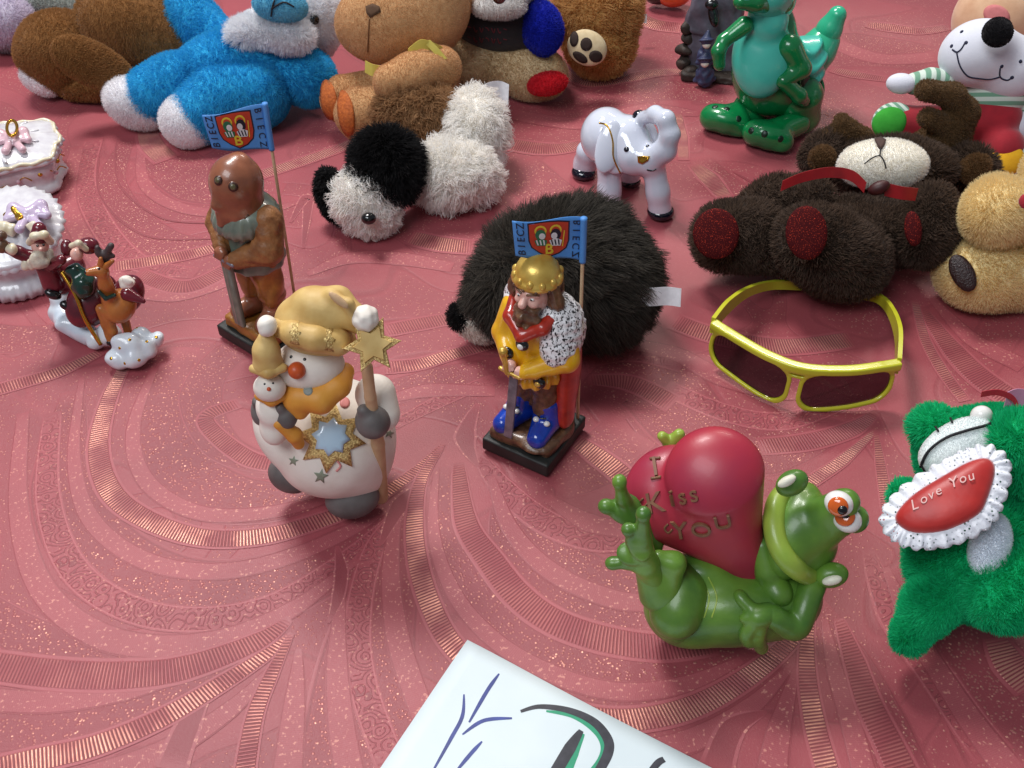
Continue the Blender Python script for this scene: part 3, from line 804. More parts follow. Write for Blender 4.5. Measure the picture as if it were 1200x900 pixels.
def flag(root, pole, top, TL, TR, BR, BL, mirror, bend=0.22, ph=0.6):
    p0 = W(*pole, 1.0); y = p0[1]
    p1 = AY(*top, y)
    tube('flag_pole', [loc_of(root, p0 - [0, 0, 0.1]), loc_of(root, (p0 + p1) / 2), loc_of(root, p1)], 0.105, M_POLE, root, False, 10)
    c = [AY(*TL, y - 0.75), AY(*TR, y - 0.14), AY(*BR, y - 0.14), AY(*BL, y - 0.75)]
    def S(s, t, off=0.0):
        p = (1 - t) * ((1 - s) * c[0] + s * c[1]) + t * ((1 - s) * c[3] + s * c[2])
        n = np.array([0, -1.0, 0.15])
        return loc_of(root, p + n * (bend * math.sin(3.4 * s + ph) + 0.05 * math.sin(5 * t + 2 * s) + off))
    n = 14; V, F = [], []
    for lay in (0, -0.045):
        for i in range(n + 1):
            for j in range(n + 1):
                V.append(S(i / n, j / n + 0.03 * math.sin(6 * i / n) * (1 if j in (0, n) else 0), lay))
    m = n + 1
    for i in range(n):
        for j in range(n):
            a = i * m + j
            F.append([a, a + m, a + m + 1, a + 1][::-1]); b = a + m * m
            F.append([b, b + m, b + m + 1, b + 1])
    rim = [i * m for i in range(m)] + [n * m + j for j in range(1, m)] + [i * m + n for i in range(n - 1, -1, -1)] + [j for j in range(n - 1, 0, -1)]
    for a, b in zip(rim, rim[1:] + rim[:1]): F.append([a, b, b + m * m, a + m * m])
    fl = put('flag', V, F, M_FLAG, root, False)
    pz = lambda z: loc_of(root, p0 + (p1 - p0) * (z - p0[2]) / (p1[2] - p0[2]))
    tube('wrapped_hem', [pz(c[1][2] + .05), pz((c[1][2] + c[2][2]) / 2), pz(c[2][2])], 0.19, M_FLAG, fl, False, 12)
    def piece(name, poly, lay, mt, label=None):
        q = np.array(poly, float); cen = q.mean(0); L = len(q)
        V = [S(*e, lay) for e in q] + [S(*(cen + 0.5 * (e - cen)), lay) for e in q] + [S(*cen, lay)]
        F = []
        for k in range(L):
            k2 = (k + 1) % L
            F += [[k, L + k, L + k2, k2], [L + k, 2 * L, L + k2]]
        return put(name, V, F, mt, fl, False, label=label)
    def oval(a, b, r, r2, n=14): return [(a + r * math.cos(2 * math.pi * i / n), b + r2 * math.sin(2 * math.pi * i / n)) for i in range(n)]
    def sh(k, dy=0.0):
        base = [(-.5, -.46), (-.25, -.49), (0, -.5), (.25, -.49), (.5, -.46), (.5, -.2), (.5, .05), (.44, .25), (.25, .4), (0, .5), (-.25, .4), (-.44, .25), (-.5, .05), (-.5, -.2)]
        return [(0.49 + 0.58 * k * a, 0.49 + dy + 0.94 * k * b) for a, b in base]
    piece('shield_outline', sh(1.0), 0.012, M_INK)
    piece('shield', sh(0.93), 0.022, M_SHIELD, 'red shield emblem with two haloed heads')
    for cx, mt, m2 in ((0.375, M_PGRN, M_PAPER), (0.585, M_INK, M_PAPER)):
        piece('halo', oval(cx, 0.26, 0.085, 0.14), 0.032, M_PYEL)
        piece('halo_center', oval(cx, 0.27, 0.06, 0.10), 0.040, M_SHIELD)
        piece('hair', oval(cx, 0.37, 0.075, 0.15), 0.048, mt)
        piece('face', oval(cx + (0.02 if cx < .5 else -0.02), 0.40, 0.045, 0.085), 0.056, m2)
        piece('robe', [(cx - .09, .52), (cx, .46), (cx + .09, .52), (cx + .07, .66), (cx - .06, .66)], 0.052, m2 if mt is M_INK else mt)
        for q in range(3): piece('robe_fold', [(cx - .07 + .05 * q, .50), (cx - .05 + .05 * q, .50), (cx - .03 + .045 * q, .64), (cx - .05 + .045 * q, .64)], 0.060, M_INK if mt is M_INK else M_PAPER)
    piece('sword_print', [(.70, .28), (.715, .28), (.69, .68), (.675, .68)], 0.034, M_PYEL)
    def text(chs, s, rot, flip):
        for k, ch in enumerate(chs):
            t = (0.88 - 0.19 * k) if rot > 0 else (0.10 + 0.19 * k)
            e = 0.02; ds = (S(s + e, t) - S(s - e, t)); dt = (S(s, t + e) - S(s, t - e))
            ds /= np.linalg.norm(ds); dt /= np.linalg.norm(dt)
            ax, ay = ((-dt, -ds) if rot > 0 else (dt, ds))
            if flip: ay = -ay
            letter(ch, 'printed_letter', S(s, t, 0.03), ax, ay, 0.62, M_INK, fl, False, 0.012)
    text('BIECZ', 0.105, 1, False)
    text('BIECZ', 0.885, -1, mirror)
    e = 0.02; ds = S(.52, .74) - S(.48, .74); dt = S(.5, .76) - S(.5, .72)
    letter('B', 'printed_letter', S(0.49, 0.76, 0.05), ds / np.linalg.norm(ds), -dt / np.linalg.norm(dt), 0.95, M_PYEL, fl, False, 0.014, bold=0.02)
    return fl
def make_base(root, hx, hy):
    return blob('base_block', [rbox((0, 0, 0.5), (hx, hy, 0.5), 0.08)], M_BASE, root, 0.05, 0.11, world=False)
# ---- king
cL, cF, cR = W(564, 513, 1), W(641, 547, 1), W(688, 488, 1)
e1, e2 = cF - cL, cR - cF
king = thing('king_figurine', 'gold crowned king figurine with sword, ermine cape and blue boots on black block', 'figurine',
             ((cL + cR) / 2) * [1, 1, 0], math.degrees(math.atan2(e1[1], e1[0])))
make_base(king, np.linalg.norm(e1) / 2, np.linalg.norm(e2) / 2)
kw = dict(world=False)
blob('rock_plinth', [rbox((0, -0.1, 1.25), (2.15, 2.0, 0.42), 0.3), ell((1.0, -1.3, 1.45), (1.2, 1.3, .45)), ell((-1.2, -0.6, 1.4), (1.0, 1.3, .4))], M_BROWN, king, 0.3, 0.1, disp=wob(0.12, 2.6, 3), **kw)
cape = blob('red_cape', [ell((0, 1.0, 6.3), (2.45, 1.05, 5.2)), cone((-1.5, 0.7, 3.0), (-1.3, .8, 9), 0.75, 0.8), cone((1.75, 0.35, 2.6), (1.5, .6, 9), 0.7, 0.9)], M_RED, king, 0.4, 0.1, cut=[rbox((0, 0, 0.4), (5, 5, 1.4))], disp=lambda P: 0.09 * np.sin(P[..., 0] * 5.0), **kw)
legs = blob('trousers', [cone((-.85, 0, 2.8), (-.6, .1, 6.6), .8, 1.05), cone((.85, -.1, 2.8), (.6, .1, 6.6), .8, 1.05)], M_BROWN, king, 0.2, 0.09, disp=wob(0.03, 9, 1), **kw)
for sx, tx in ((-1, -1.45), (1, 1.15)):
    bt = blob('boot', [cone((sx * .95, -.1, 2.35), (tx * .95, -1.6, 2.0), .92, .66), cone((sx * .95, .0, 2.5), (sx * .88, 0, 3.75), .92, .9)], M_BLUE, king, 0.25, 0.08, **kw)
    for q in (-.28, .3):
        bead('boot_stud', np.array((sx * .95 + q * 1.3 + (tx - sx * .95) * .35, -1.02, 2.98 - abs(q) * .1)), (.2, .2, .16), M_WHITE, bt, False)
    tube('boot_lace', [(sx * .95 - .3, -.86, 3.2), (sx * .95 + .0, -1.0, 3.18), (sx * .95 + .3, -.86, 3.2)], .05, M_BLACK, bt, False, 6)
def pleat(P):
    a = np.arctan2(P[..., 1], P[..., 0]); return 0.10 * np.cos(15 * a) * np.clip((7.9 - P[..., 2]) / 1.2, 0, 1)
tun = blob('yellow_tunic', [ell((0, 0, 9.2), (1.75, 1.45, 2.6)), cone((0, -.05, 7.5), (0, -.05, 6.45), 1.45, 1.75),
      chain((-1.55, .1, 10.3, .8), (-1.95, -.55, 8.6, .66), (-.9, -1.65, 7.75, .48)), chain((1.75, .1, 10.2, .9), (2.3, -.6, 8.4, .78), (.45, -1.85, 7.55, .52))],
      M_YEL, king, 0.22, 0.085, cut=[rbox((0, 0, 4.9), (3, 3, 0.95))], disp=pleat, **kw)
for z, r in ((7.35, 1.62), (6.55, 1.95)):
    pass
for x, y, z in ((1.1, -1.55, 6.75), (-.95, -1.75, 8.3)):
    bk = bead('belt_boss', np.array((x, y, z)), (.42, .25, .42), M_BLACK, tun, False); bead('boss_center', np.array((x, y - .2, z)), (.2, .14, .2), M_GOLD, bk, False)
for hx, hz in ((-.62, 7.78), (.12, 7.5)):
    hd = blob('hand', [ell((hx, -2.02, hz), (.4, .3, .36))] + [cone((hx - .22 + .14 * q, -2.2, hz + .12), (hx - .3 + .16 * q, -2.3, hz - .34 + .03 * q), .1, .08) for q in range(4)] + [cone((hx + .25, -2.1, hz + .1), (hx + .32, -2.25, hz - .15), .11, .09)], M_FLESH, king, 0.05, 0.05, **kw)
sw = blob('sword_blade', [rbox((-.45, -2.12, 4.75), (.3, .09, 2.95), 0.04, roty(3) @ rotx(-3))], M_STEEL, king, 0.05, 0.06, **kw)
blob('sword_hilt', [cone((-1.15, -2.2, 7.35), (.2, -2.3, 7.3), .14, .14), cone((-.62, -2.3, 7.3), (-.85, -2.35, 8.7), .17, .17), ell((-.88, -2.35, 8.9), .28)], M_GOLD, king, 0.1, 0.06, **kw)
blob('ermine_cape', [ell((1.25, .25, 9.9), (1.6, 1.6, 2.0), roty(-12)), ell((1.75, -.45, 9.0), (1.1, 1.3, 1.25)), ell((-1.6, .75, 10.4), (.95, 1.0, 1.3)), ell((0, 1.1, 10.2), (1.8, .8, 1.6))], M_ERM, king, 0.4, 0.08, cut=[ell((-.6, -2.0, 9.2), (1.6, 1.6, 3))], kc=0.25, disp=wob(0.03, 11, 5), **kw)
blob('red_collar', chain((-1.3, -.3, 11.2, .38), (-1.0, -1.3, 10.75, .42), (.1, -1.85, 10.15, .42), (1.1, -1.3, 10.75, .42), (1.35, -.3, 11.2, .38)), M_RED, king, 0.2, 0.07, **kw)
br = bead('cloak_clasp', np.array((.25, -2.12, 9.75)), (.42, .25, .42), M_BLACK, king, False); bead('clasp_stone', np.array((.25, -2.33, 9.75)), (.2, .12, .2), M_WHITE, br, False)
kf = blob('face', [ell((0, -.4, 12.35), (1.0, 1.1, 1.35)), cone((0, -1.35, 12.75), (0, -1.72, 12.28), .15, .25), ell((-.42, -1.25, 12.2), (.32, .25, .25)), ell((.42, -1.25, 12.2), (.32, .25, .25)),
      cone((-.15, -1.4, 12.85), (-.65, -1.15, 12.82), .13, .13), cone((.15, -1.4, 12.85), (.65, -1.15, 12.82), .13, .13)], M_FLESH, king, 0.15, 0.065, **kw)
for sx in (-1, 1):
    ey = bead('eye', np.array((sx * .4, -1.36, 12.6)), (.15, .09, .08), M_WHITE, kf, False); bead('pupil', np.array((sx * .4, -1.43, 12.59)), (.07, .05, .06), M_BLACK, ey, False)
    tube('eyebrow', [(sx * .15, -1.52, 12.88), (sx * .45, -1.42, 12.95), (sx * .75, -1.15, 12.85)], .07, M_BROWN, kf, False, 6)
crl = wob(0.10, 9, 2)
blob('beard', [ell((0, -1.2, 11.2), (.88, .66, 1.02)), cone((0, -1.6, 12.0), (-.6, -1.35, 11.75), .18, .16), cone((0, -1.6, 12.0), (.6, -1.35, 11.75), .18, .16)], M_BROWN, king, 0.15, 0.06, disp=crl, **kw)
blob('hair', [ell((0, .4, 12.4), (1.35, 1.15, 1.5))] + flat([chain((sx * 1.1, -.35, 13.1, .35), (sx * 1.3, -.2, 12.0, .45), (sx * 1.45, .2, 10.9, .42)) for sx in (-1, 1)]), M_BROWN, king, 0.2, 0.07, cut=[ell((0, -1.5, 12.4), (.95, 1.15, 1.3))], disp=lambda P: 0.07 * np.sin(P[..., 0] * 13 + P[..., 2] * 4) * np.cos(P[..., 1] * 12), **kw)
cr = blob('crown', [ell((0, -.05, 13.35), (1.3, 1.3, 1.2)), torus((0, -.05, 13.2), 1.2, .27)], M_GOLD, king, 0.15, 0.075, cut=[rbox((0, 0, 11.95), (3, 3, .95))], **kw)
for q in range(12):
    a = 2 * math.pi * q / 12 + .2; bead('crown_knob', np.array((1.27 * math.cos(a), 1.27 * math.sin(a) - .05, 13.36 + .06 * (q % 2))), (.22, .22, .3), M_GOLD, cr, False)
for q in range(12):
    a = 2 * math.pi * (q + .5) / 12 + .2
    if math.sin(a) < .2: bead('crown_gem', np.array((1.43 * math.cos(a), 1.43 * math.sin(a) - .05, 13.1)), (.1, .1, .1), M_BROWN, cr, False)
flag(king, (677, 490), (684, 262), (600, 256), (687, 258), (684, 309), (604, 297), True, .3, 1.4)
# ---- executioner
M_HOOD = mat('red_brown_glaze', (160, 98, 68), 0.34, (108, 62, 44), 70, coat=0.4, bump=.2, bscale=200)
M_TEAL = mat('grey_green_glaze', (128, 138, 122), 0.35, (84, 92, 84), 90, coat=0.4)
M_OCH = mat('ochre_glaze', (176, 118, 48), 0.35, (110, 66, 26), 110, coat=0.4, bump=0.3, bscale=300)
M_FUR = mat('rough_ochre_glaze', (158, 106, 60), 0.5, (112, 68, 36), 160, bump=.6, bscale=420)
ex = thing('executioner_figurine', 'hooded executioner figurine in red brown and ochre glaze holding a sword', 'figurine', W(315, 391), -38)
make_base(ex, 2.65, 2.3)
blob('plinth', [rbox((0, 0, 1.45), (2.3, 1.95, .45), .18)], M_OCH, ex, 0.1, 0.1, disp=wob(0.04, 4, 4), **kw)
for sx, tx in ((-1, -1.25), (1, 1.25)):
    blob('boot', [cone((sx * .9, .2, 2.45), (tx, -1.25, 2.35), .75, .62), cone((sx * .9, .2, 2.6), (sx * .85, .2, 3.9), .78, .85), torus((sx * .86, .2, 3.85), .72, .2)], M_HOOD, ex, 0.25, 0.085, **kw)
blob('trousers', [cone((-.85, .1, 4.0), (-.7, .2, 6.8), .95, 1.15), cone((.85, .1, 4.0), (.7, .2, 6.8), .95, 1.15)], M_OCH, ex, 0.2, 0.09, disp=wob(0.08, 5, 6), **kw)
blob('tunic', [ell((0, .2, 8.3), (2.05, 1.6, 2.4)), cone((0, .2, 7.2), (0, .2, 6.5), 1.75, 1.9)], M_TEAL, ex, 0.3, 0.09, cut=[rbox((0, 0, 5.2), (3, 3, 1.0))], disp=lambda P: 0.06 * np.cos(9 * np.arctan2(P[..., 1], P[..., 0])), **kw)
for ch in (chain((-1.9, .2, 9.9, .95), (-2.3, -.5, 8.5, .85), (-.75, -1.75, 7.9, .55)), chain((1.9, .2, 9.9, 1.0), (2.3, -.5, 8.4, .95), (.6, -1.8, 7.6, .6))):
    blob('sleeve', ch, M_FUR, ex, 0.25, 0.085, disp=wob(0.03, 10, 8), **kw)
for hx, hz in ((-.45, 7.9), (.2, 7.5)):
    blob('hand', [ell((hx, -2.1, hz), (.48, .36, .4))] + [cone((hx - .3 + .18 * q, -2.3, hz + .1), (hx - .32 + .18 * q, -2.4, hz - .32), .12, .1) for q in range(4)] + [cone((hx + .3, -2.2, hz + .15), (hx + .35, -2.35, hz - .1), .13, .1)], M_HOOD, ex, 0.06, 0.06, **kw)
blob('sword_blade', [rbox((-.1, -2.15, 5.0), (.48, .16, 2.75), .1), cone((-.1, -2.3, 2.5), (-.1, -2.3, 7.4), .07, .07)], M_TEAL, ex, 0.1, 0.07, **kw)
blob('sword_guard', [cone((-.9, -2.3, 7.55), (.75, -2.3, 7.55), .16, .16)], M_STEEL, ex, 0.1, 0.06, **kw)
def zig(P):
    a = np.arctan2(P[..., 1], P[..., 0]); return 0.12 * np.abs(np.sin(11 * a)) * np.clip((10.6 - P[..., 2]) / .5, 0, 1)
blob('mantle', [ell((0, .1, 9.9), (2.45, 2.0, 1.2)), ell((0, -.65, 9.55), (2.0, 1.55, 1.0))], M_TEAL, ex, 0.3, 0.085, disp=zig, **kw)
hood = blob('hood', [ell((0, -.2, 12.1), (1.62, 1.75, 1.75)), cone((0, -.2, 11.8), (0, -.25, 10.7), 1.35, 1.6), ell((.1, .3, 13.35), (.6, .6, .5)), cone((0, -1.65, 12.2), (0, -1.95, 11.45), .2, .38), cone((0, -1.4, 11.2), (0, -1.9, 10.1), .6, .3)], M_HOOD, ex, 0.35, 0.085, cut=[rbox((0, 0, 9.2), (4, 4, .75))], **kw)
for u, v in ((256, 222), (273, 229)):
    bead_on('eye_rim', hood, u, v, .34, M_HOOD, hood, .5, .55)
    bead_on('eye_socket', hood, u, v, .3, mat('dark_brown_wash', (58, 32, 24), .4), hood, -.1, .5)
    bead_on('eye', hood, u, v, .2, mat('olive_paint', (92, 86, 56), 0.3, coat=.3), hood, -.75, .55)
stroke('zigzag_hem', hood, [(284, 268), (290, 259), (295, 265), (301, 254), (306, 259), (311, 247), (315, 251)], .05, M_BROWN, hood, 2)
for o in ex.children:
    if o.name.split('.')[0] != 'base_block':
        o.scale.z = 1.06; o.location = (0.002, 0, -0.0006)
flag(ex, (345, 346), (311, 126), (237, 134), (309, 123), (317, 177), (249, 173), False)

# ------------------------------------------------------------------ snowman candle holder
M_SNOW = mat('matt_white_ceramic', (236, 230, 220), 0.6, (222, 212, 200), 60, bump=0.15, bscale=300)
M_HAT = mat('pale_yellow_ceramic', (218, 188, 122), 0.55, (186, 146, 78), 75, bump=0.15, bscale=300)
M_SCARF = mat('orange_ceramic', (224, 160, 62), 0.55, (196, 124, 42), 60, bump=0.15)
M_MITT = mat('grey_ceramic', (112, 106, 104), 0.55, (84, 78, 76), 90)
M_GLIT = mat('gold_glitter', (232, 204, 136), 0.42, (176, 142, 84), 900, metal=0.35, bump=1.0, bscale=1100, sharp=True)
M_STICK = mat('tan_ceramic', (204, 170, 132), 0.6, (180, 144, 106), 80)
M_NOSE = mat('orange_red_paint', (206, 88, 40), 0.4)
M_MIRR = mat('pale_blue_glass', (186, 208, 224), 0.15, (164, 192, 214), 60, coat=0.5)
M_PINKD = mat('pink_paint', (222, 140, 136), 0.55)
sn = thing('snowman_figurine', 'white ceramic snowman in yellow hat holding star staff and little snowman', 'figurine', W(388, 574))
body = blob('body', [ce(390, 512, 574, 72, 72, 66), ce(330, 500, 582, 32, 48, 30, 12), ce(418, 520, 568, 44, 66, 50)], M_SNOW, sn, 0.6, 0.12, disp=wob(0.03, 1.6, 2))
for u, v, vg, a, b, an in ((341, 556, 586, 27, 22, -20), (413, 584, 606, 32, 24, 10)):
    blob('foot', [ce(u, v, vg, a, b, 24, an), ce(u + 4, v - 8, vg - 6, a * .7, b * .8)], M_MITT, sn, 0.3, 0.1)
for u, v, vg, a, b in ((437, 493, 606, 21, 22), (335, 487, 612, 14, 17), (306, 481, 600, 12, 18)):
    blob('mitten', [ce(u, v, vg, a, b), ce(u - a * .5, v - b * .55, vg + 2, a * .4, b * .35)], M_MITT, sn, 0.25, 0.08)
blob('arm', cc((440, 462, 585, 24), (447, 485, 595, 22)), M_SNOW, sn, .3, .12)
head = blob('head', [ce(363, 428, 588, 41, 32, 34)], M_SNOW, sn, 0.3, 0.11)
hat = blob('hat', [ce(370, 380, 576, 48, 38, 42, -10), ce(378, 362, 576, 38, 26, 32, -18)] + cc((395, 356, 578, 22), (415, 372, 588, 15), (424, 384, 594, 9)) + cc((388, 345, 582, 6), (408, 356, 592, 6), (418, 376, 598, 6)), M_HAT, sn, 0.35, 0.11)
brim = blob('hat_brim', cc((328, 384, 588, 12), (345, 391, 600, 13), (370, 397, 603, 14), (395, 401, 598, 14), (405, 399, 588, 13)), M_HAT, sn, 0.5, 0.1)
for q, (u, v) in enumerate(((346, 390), (386, 398))):
    decal('glitter_stripe', brim, [(u - 6, v - 16), (u + 6, v - 15), (u + 7, v), (u + 5, v + 14), (u - 6, v + 12), (u - 7, v)], M_GLIT, brim, 3, 0.025)
blob('hat_patch', [ce(397, 352, 604, 15, 5, 3, -38)], M_STICK, hat, .1, .08)
pom = blob('pompom', [ce(428, 373, 596, 16, 16)], M_SNOW, sn, 0.1, 0.08, disp=wob(0.025, 12, 4))
nose = bead_on('nose', head, 348, 434, 0.46, M_NOSE, sn, 0.0, 1.15)
for u, v in ((341, 418), (357, 421)): bead_on('eye', head, u, v, 0.09, M_BLACK, sn)
scarf = blob('scarf', cc((342, 454, 598, 12), (352, 466, 608, 15), (375, 468, 610, 15), (396, 452, 600, 14), (404, 436, 588, 11)) + cc((345, 470, 608, 12), (352, 483, 612, 8)), M_SCARF, sn, 0.5, 0.1, disp=wob(0.04, 3, 7))
decal('scarf_dot', scarf, circ(361, 458, 5.5, 5.5), mat('grey_blue_paint', (140, 146, 140), .55), sn, 2)
decal('pink_dot', body, circ(404, 472, 6, 6.5), M_PINKD, sn, 2)
st = star(388, 514, 40, 25, 8, 8)
ring = decal('glitter_star_frame', body, st, M_GLIT, sn, 4, 0.14, 0.1)
decal('star_mirror', body, star(388, 512, 22, 16, 8, 8), M_MIRR, sn, 3, 0.22, 0.05)
decal('painted_star', body, star(376, 558, 9, 4, 5, 10), mat('sage_paint', (138, 146, 126), .55), sn, 2)
for u, v in ((456, 508), (344, 540)): decal('painted_star', body, star(u, v, 6, 2.6, 5, 10), MATS['sage_paint'], sn, 2)
stroke('painted_swirl', body, [(395, 540), (399, 546), (394, 552)], .06, M_PINKD, sn, lift=.02)
blob('staff', cc((446, 582, 592, 9), (443, 520, 600, 8), (434, 465, 606, 7), (430, 430, 606, 7)), M_STICK, sn, 0.1, 0.09)
def solidstar(name, u, v, vg, r1, r0, n, rot, mt, parent, thick=0.5, tilt=0):
    P = A(u, v, vg); k = ppc(P); Mx = camaxes(u, v)
    pts = star(0, 0, r1, r0, n, rot)
    V = []; L = len(pts)
    for z, sc_ in ((-thick / 2, 1.0), (-thick * .3, 1.06), (thick * .3, 1.06), (thick / 2, 1.0)):
        for x, y in pts: V.append(P + Mx[0] * x / k * sc_ - Mx[1] * y / k * sc_ + Mx[2] * z)
    V += [P + Mx[2] * (-thick / 2), P + Mx[2] * (thick / 2)]
    F = []
    for ly in range(3):
        for j in range(L): F.append([ly * L + j, ly * L + (j + 1) % L, (ly + 1) * L + (j + 1) % L, (ly + 1) * L + j][::-1])
    for j in range(L): F += [[j, 4 * L, (j + 1) % L][::-1], [3 * L + j, 4 * L + 1, 3 * L + (j + 1) % L]]
    return put(name, V, F, mt, parent, smooth=False)
so = solidstar('staff_star', 436, 404, 606, 33, 17, 6, 22, M_GLIT, sn, 0.55)
solidstar('star_center', 436, 404, 608, 22, 13, 6, 22, M_HAT, so, 0.5)
# the little snowman it carries is glazed to it
ls = blob('little_snowman_body', [ce(322, 476, 604, 22, 26), ce(322, 498, 608, 18, 24)], M_SNOW, sn, 0.3, 0.1)
lh = blob('little_snowman_head', [ce(316, 454, 610, 19, 17)], M_SNOW, sn, 0.2, 0.08)
lt = blob('little_hat', cc((314, 426, 604, 18), (312, 410, 602, 15), (312, 397, 600, 10)), M_HAT, sn, 0.3, 0.09)
blob('little_hat_brim', cc((297, 432, 608, 5.5), (314, 437, 614, 6.5), (332, 431, 608, 5.5)), M_HAT, lt, .2, .07)
blob('little_pompom', [ce(313, 382, 600, 12, 13)], M_SNOW, lt, 0.1, 0.08, disp=wob(0.02, 12, 3))
blob('little_scarf', cc((304, 464, 610, 6), (318, 469, 614, 7), (332, 464, 610, 6)) + cc((328, 496, 618, 8), (345, 510, 618, 9), (350, 520, 616, 7)), M_SCARF, sn, .2, .08)
for u, v in ((310, 450), (320, 449)): bead_on('eye', lh, u, v, 0.06, M_BLACK, lh)
bead_on('nose', lh, 315, 456, 0.11, M_NOSE, lh, 0, 1)
# ------------------------------------------------------------------ porcelain elephant
M_PORC = mat('white_porcelain', (214, 219, 232), 0.08, (206, 212, 228), 30, coat=0.6)
M_NAVY = mat('black_blue_glaze', (18, 20, 34), 0.08, coat=0.6)
M_GILT = mat('gilding', (210, 160, 60), 0.22, metal=0.9)
el = thing('elephant_figurine', 'glossy white porcelain elephant with raised trunk and black feet', 'figurine', W(733, 228))
eb = blob('body', [ce(711, 160, 218, 31, 34, 36), ce(735, 165, 228, 28, 30, 30), ce(744, 182, 238, 26, 24, 24)] + cc((690, 178, 205, 15), (686, 192, 202, 13), (684, 200, 203, 12)) + cc((714, 190, 236, 15), (714, 222, 240, 13), (715, 240, 242, 13))
   + cc((766, 195, 245, 14), (771, 225, 250, 13), (774, 250, 251, 14)) + cc((735, 190, 215, 14), (738, 200, 215, 12), (738, 213, 214, 12)) + cc((762, 188, 246, 17), (779, 176, 250, 13), (785, 158, 250, 11), (780, 140, 246, 10), (768, 134, 238, 9), (754, 138, 230, 8)), M_PORC, el, 0.5, 0.12)
for u, v, a in ((684, 203, 14.5), (774, 249, 16), (715, 240, 15), (738, 213, 13)):
    p = A(u, v, v + 2); k = ppc(p)
    ft = blob('foot', [ell(p * [1, 1, 0] + [0, 0, .3], (a / k, a / k, .62))], M_NAVY, el, .1, .09)
ear = blob('ear', [ce(713, 172, 240, 15, 31, 5, -14), ce(722, 192, 243, 14, 12, 5)], M_PORC, el, 0.4, 0.09, cut=[ce(709, 172, 250, 8, 20, 9, -14)], kc=.3)
stroke('gilded_rim', ear, [(702, 144), (712, 148), (718, 165), (719, 185), (727, 203)], .07, M_GILT, ear)
blob('ear', [ce(762, 158, 226, 9, 22, 5, 20)], M_PORC, el, .3, .09)
bead_on('eye', eb, 734, 175, .22, M_NAVY, el)
decal('tusk', eb, [(747, 183), (762, 183), (760, 188), (753, 192), (748, 190)], M_GILT, el, 3, .12, .1)
bead_on('eye', eb, 759, 171, .16, M_NAVY, el)
stroke('mouth_line', eb, [(758, 199), (764, 200), (769, 198)], .06, M_NAVY, el)
bead('trunk_tip', A(749, 137, 226), .55, M_NAVY, el)
# ------------------------------------------------------------------ frog with a heart
M_FROG = mat('green_resin', (112, 150, 52), 0.36, (38, 88, 34), 36, coat=0.12, bump=0.1)
M_FROG2 = mat('yellow_green_resin', (164, 182, 72), 0.36, (112, 152, 54), 40, coat=0.12)
M_HEART = mat('red_pearl_resin', (176, 44, 56), 0.4, (150, 40, 66), 25, coat=0.05, bump=.08, bscale=150)
M_ENGR = mat('engraved_bronze_paint', (134, 92, 62), 0.5, (112, 70, 52), 300)
M_EYEO = mat('orange_eye', (214, 96, 30), 0.12, coat=0.8)
fr = thing('frog_figurine', 'green resin frog lying on its back hugging a red I Kiss You heart', 'figurine', W(862, 735))
fb = blob('body', [ce(850, 712, 748, 92, 46, 58, 3), ce(805, 712, 748, 48, 46, 44), ce(915, 700, 742, 48, 46, 44, 20), ce(822, 672, 730, 40, 24, 36, -12)], M_FROG, fr, 0.6, 0.13)
hp = lambda u, v, vg, a, b, c, an: ce(u, v, vg, a, b, c, an)
def flatcone(q0, q1, flatk):             # tapered lobe flattened towards the viewer
    p0, p1 = A(*q0[:3]), A(*q1[:3]); r0, r1 = q0[3] / ppc(p0), q1[3] / ppc(p1)
    nrm = camaxes(q0[0], q0[1])[2]
    f0, lo, hi = cone(p0, p1, r0, r1)
    c = (p0 + p1) / 2
    def f(P):
        q = P - c; d = q @ nrm
        return f0(c + q + (d * (1 / flatk - 1))[..., None] * nrm) * 0.75
    return f, lo, hi
h1, h2 = flatcone((838, 558, 716, 60), (882, 668, 722, 6), .56), flatcone((792, 582, 702, 62), (878, 664, 722, 12), .54)
tip_, top_ = A(881, 668, 722), A(790, 525, 708); hax = (tip_ - top_) / np.linalg.norm(tip_ - top_); hln = np.linalg.norm(tip_ - top_)
def heart_f(P):                            # two lobes with a sharp notch above that melts into one face below
    t = np.clip(((P - top_) @ hax) / hln, 0, 1); t = np.clip((t - .12) / .4, 0, 1); t = t * t * (3 - 2 * t)
    return smin(h1[0](P), h2[0](P), .1 + 1.5 * t)
ht = blob('heart', [(heart_f, np.minimum(h1[1], h2[1]), np.maximum(h1[2], h2[2]))], M_HEART, fr, 0.1, 0.1)
for ch, u, v, sz, an in (('I', 768, 548, 30, 8), ('K', 768, 590, 30, 12), ('i', 788, 584, 27, 12), ('s', 800, 582, 25, 14), ('s', 813, 579, 25, 14), ('Y', 797, 622, 28, 10), ('O', 822, 621, 27, 12), ('U', 847, 612, 27, 14)):
    p, n = hit(ht, u, v); k = ppc(p); Mx = camaxes(u, v, an)
    ax = Mx[0] - (Mx[0] @ n) * n; ax /= np.linalg.norm(ax); ay = np.cross(n, ax)
    letter(ch, 'raised_letter', p + n * 0.04, ax, ay, sz / k * 1.15, M_ENGR, ht, True, 0.16, bold=0.004)
for e_ in ((762, 538, 774, 537), (763, 561, 775, 559)): stroke('raised_serif', ht, [(e_[0], e_[1]), ((e_[0] + e_[2]) / 2, (e_[1] + e_[3]) / 2), (e_[2], e_[3])], .08, M_ENGR, ht, 3, lift=.04)
for cx, cy in ((757, 590), (786, 620)): stroke('flourish', ht, [(cx - 3, cy - 6), (cx - 7, cy - 1), (cx - 3, cy + 4), (cx + 2, cy)], .06, M_ENGR, ht, lift=.03)
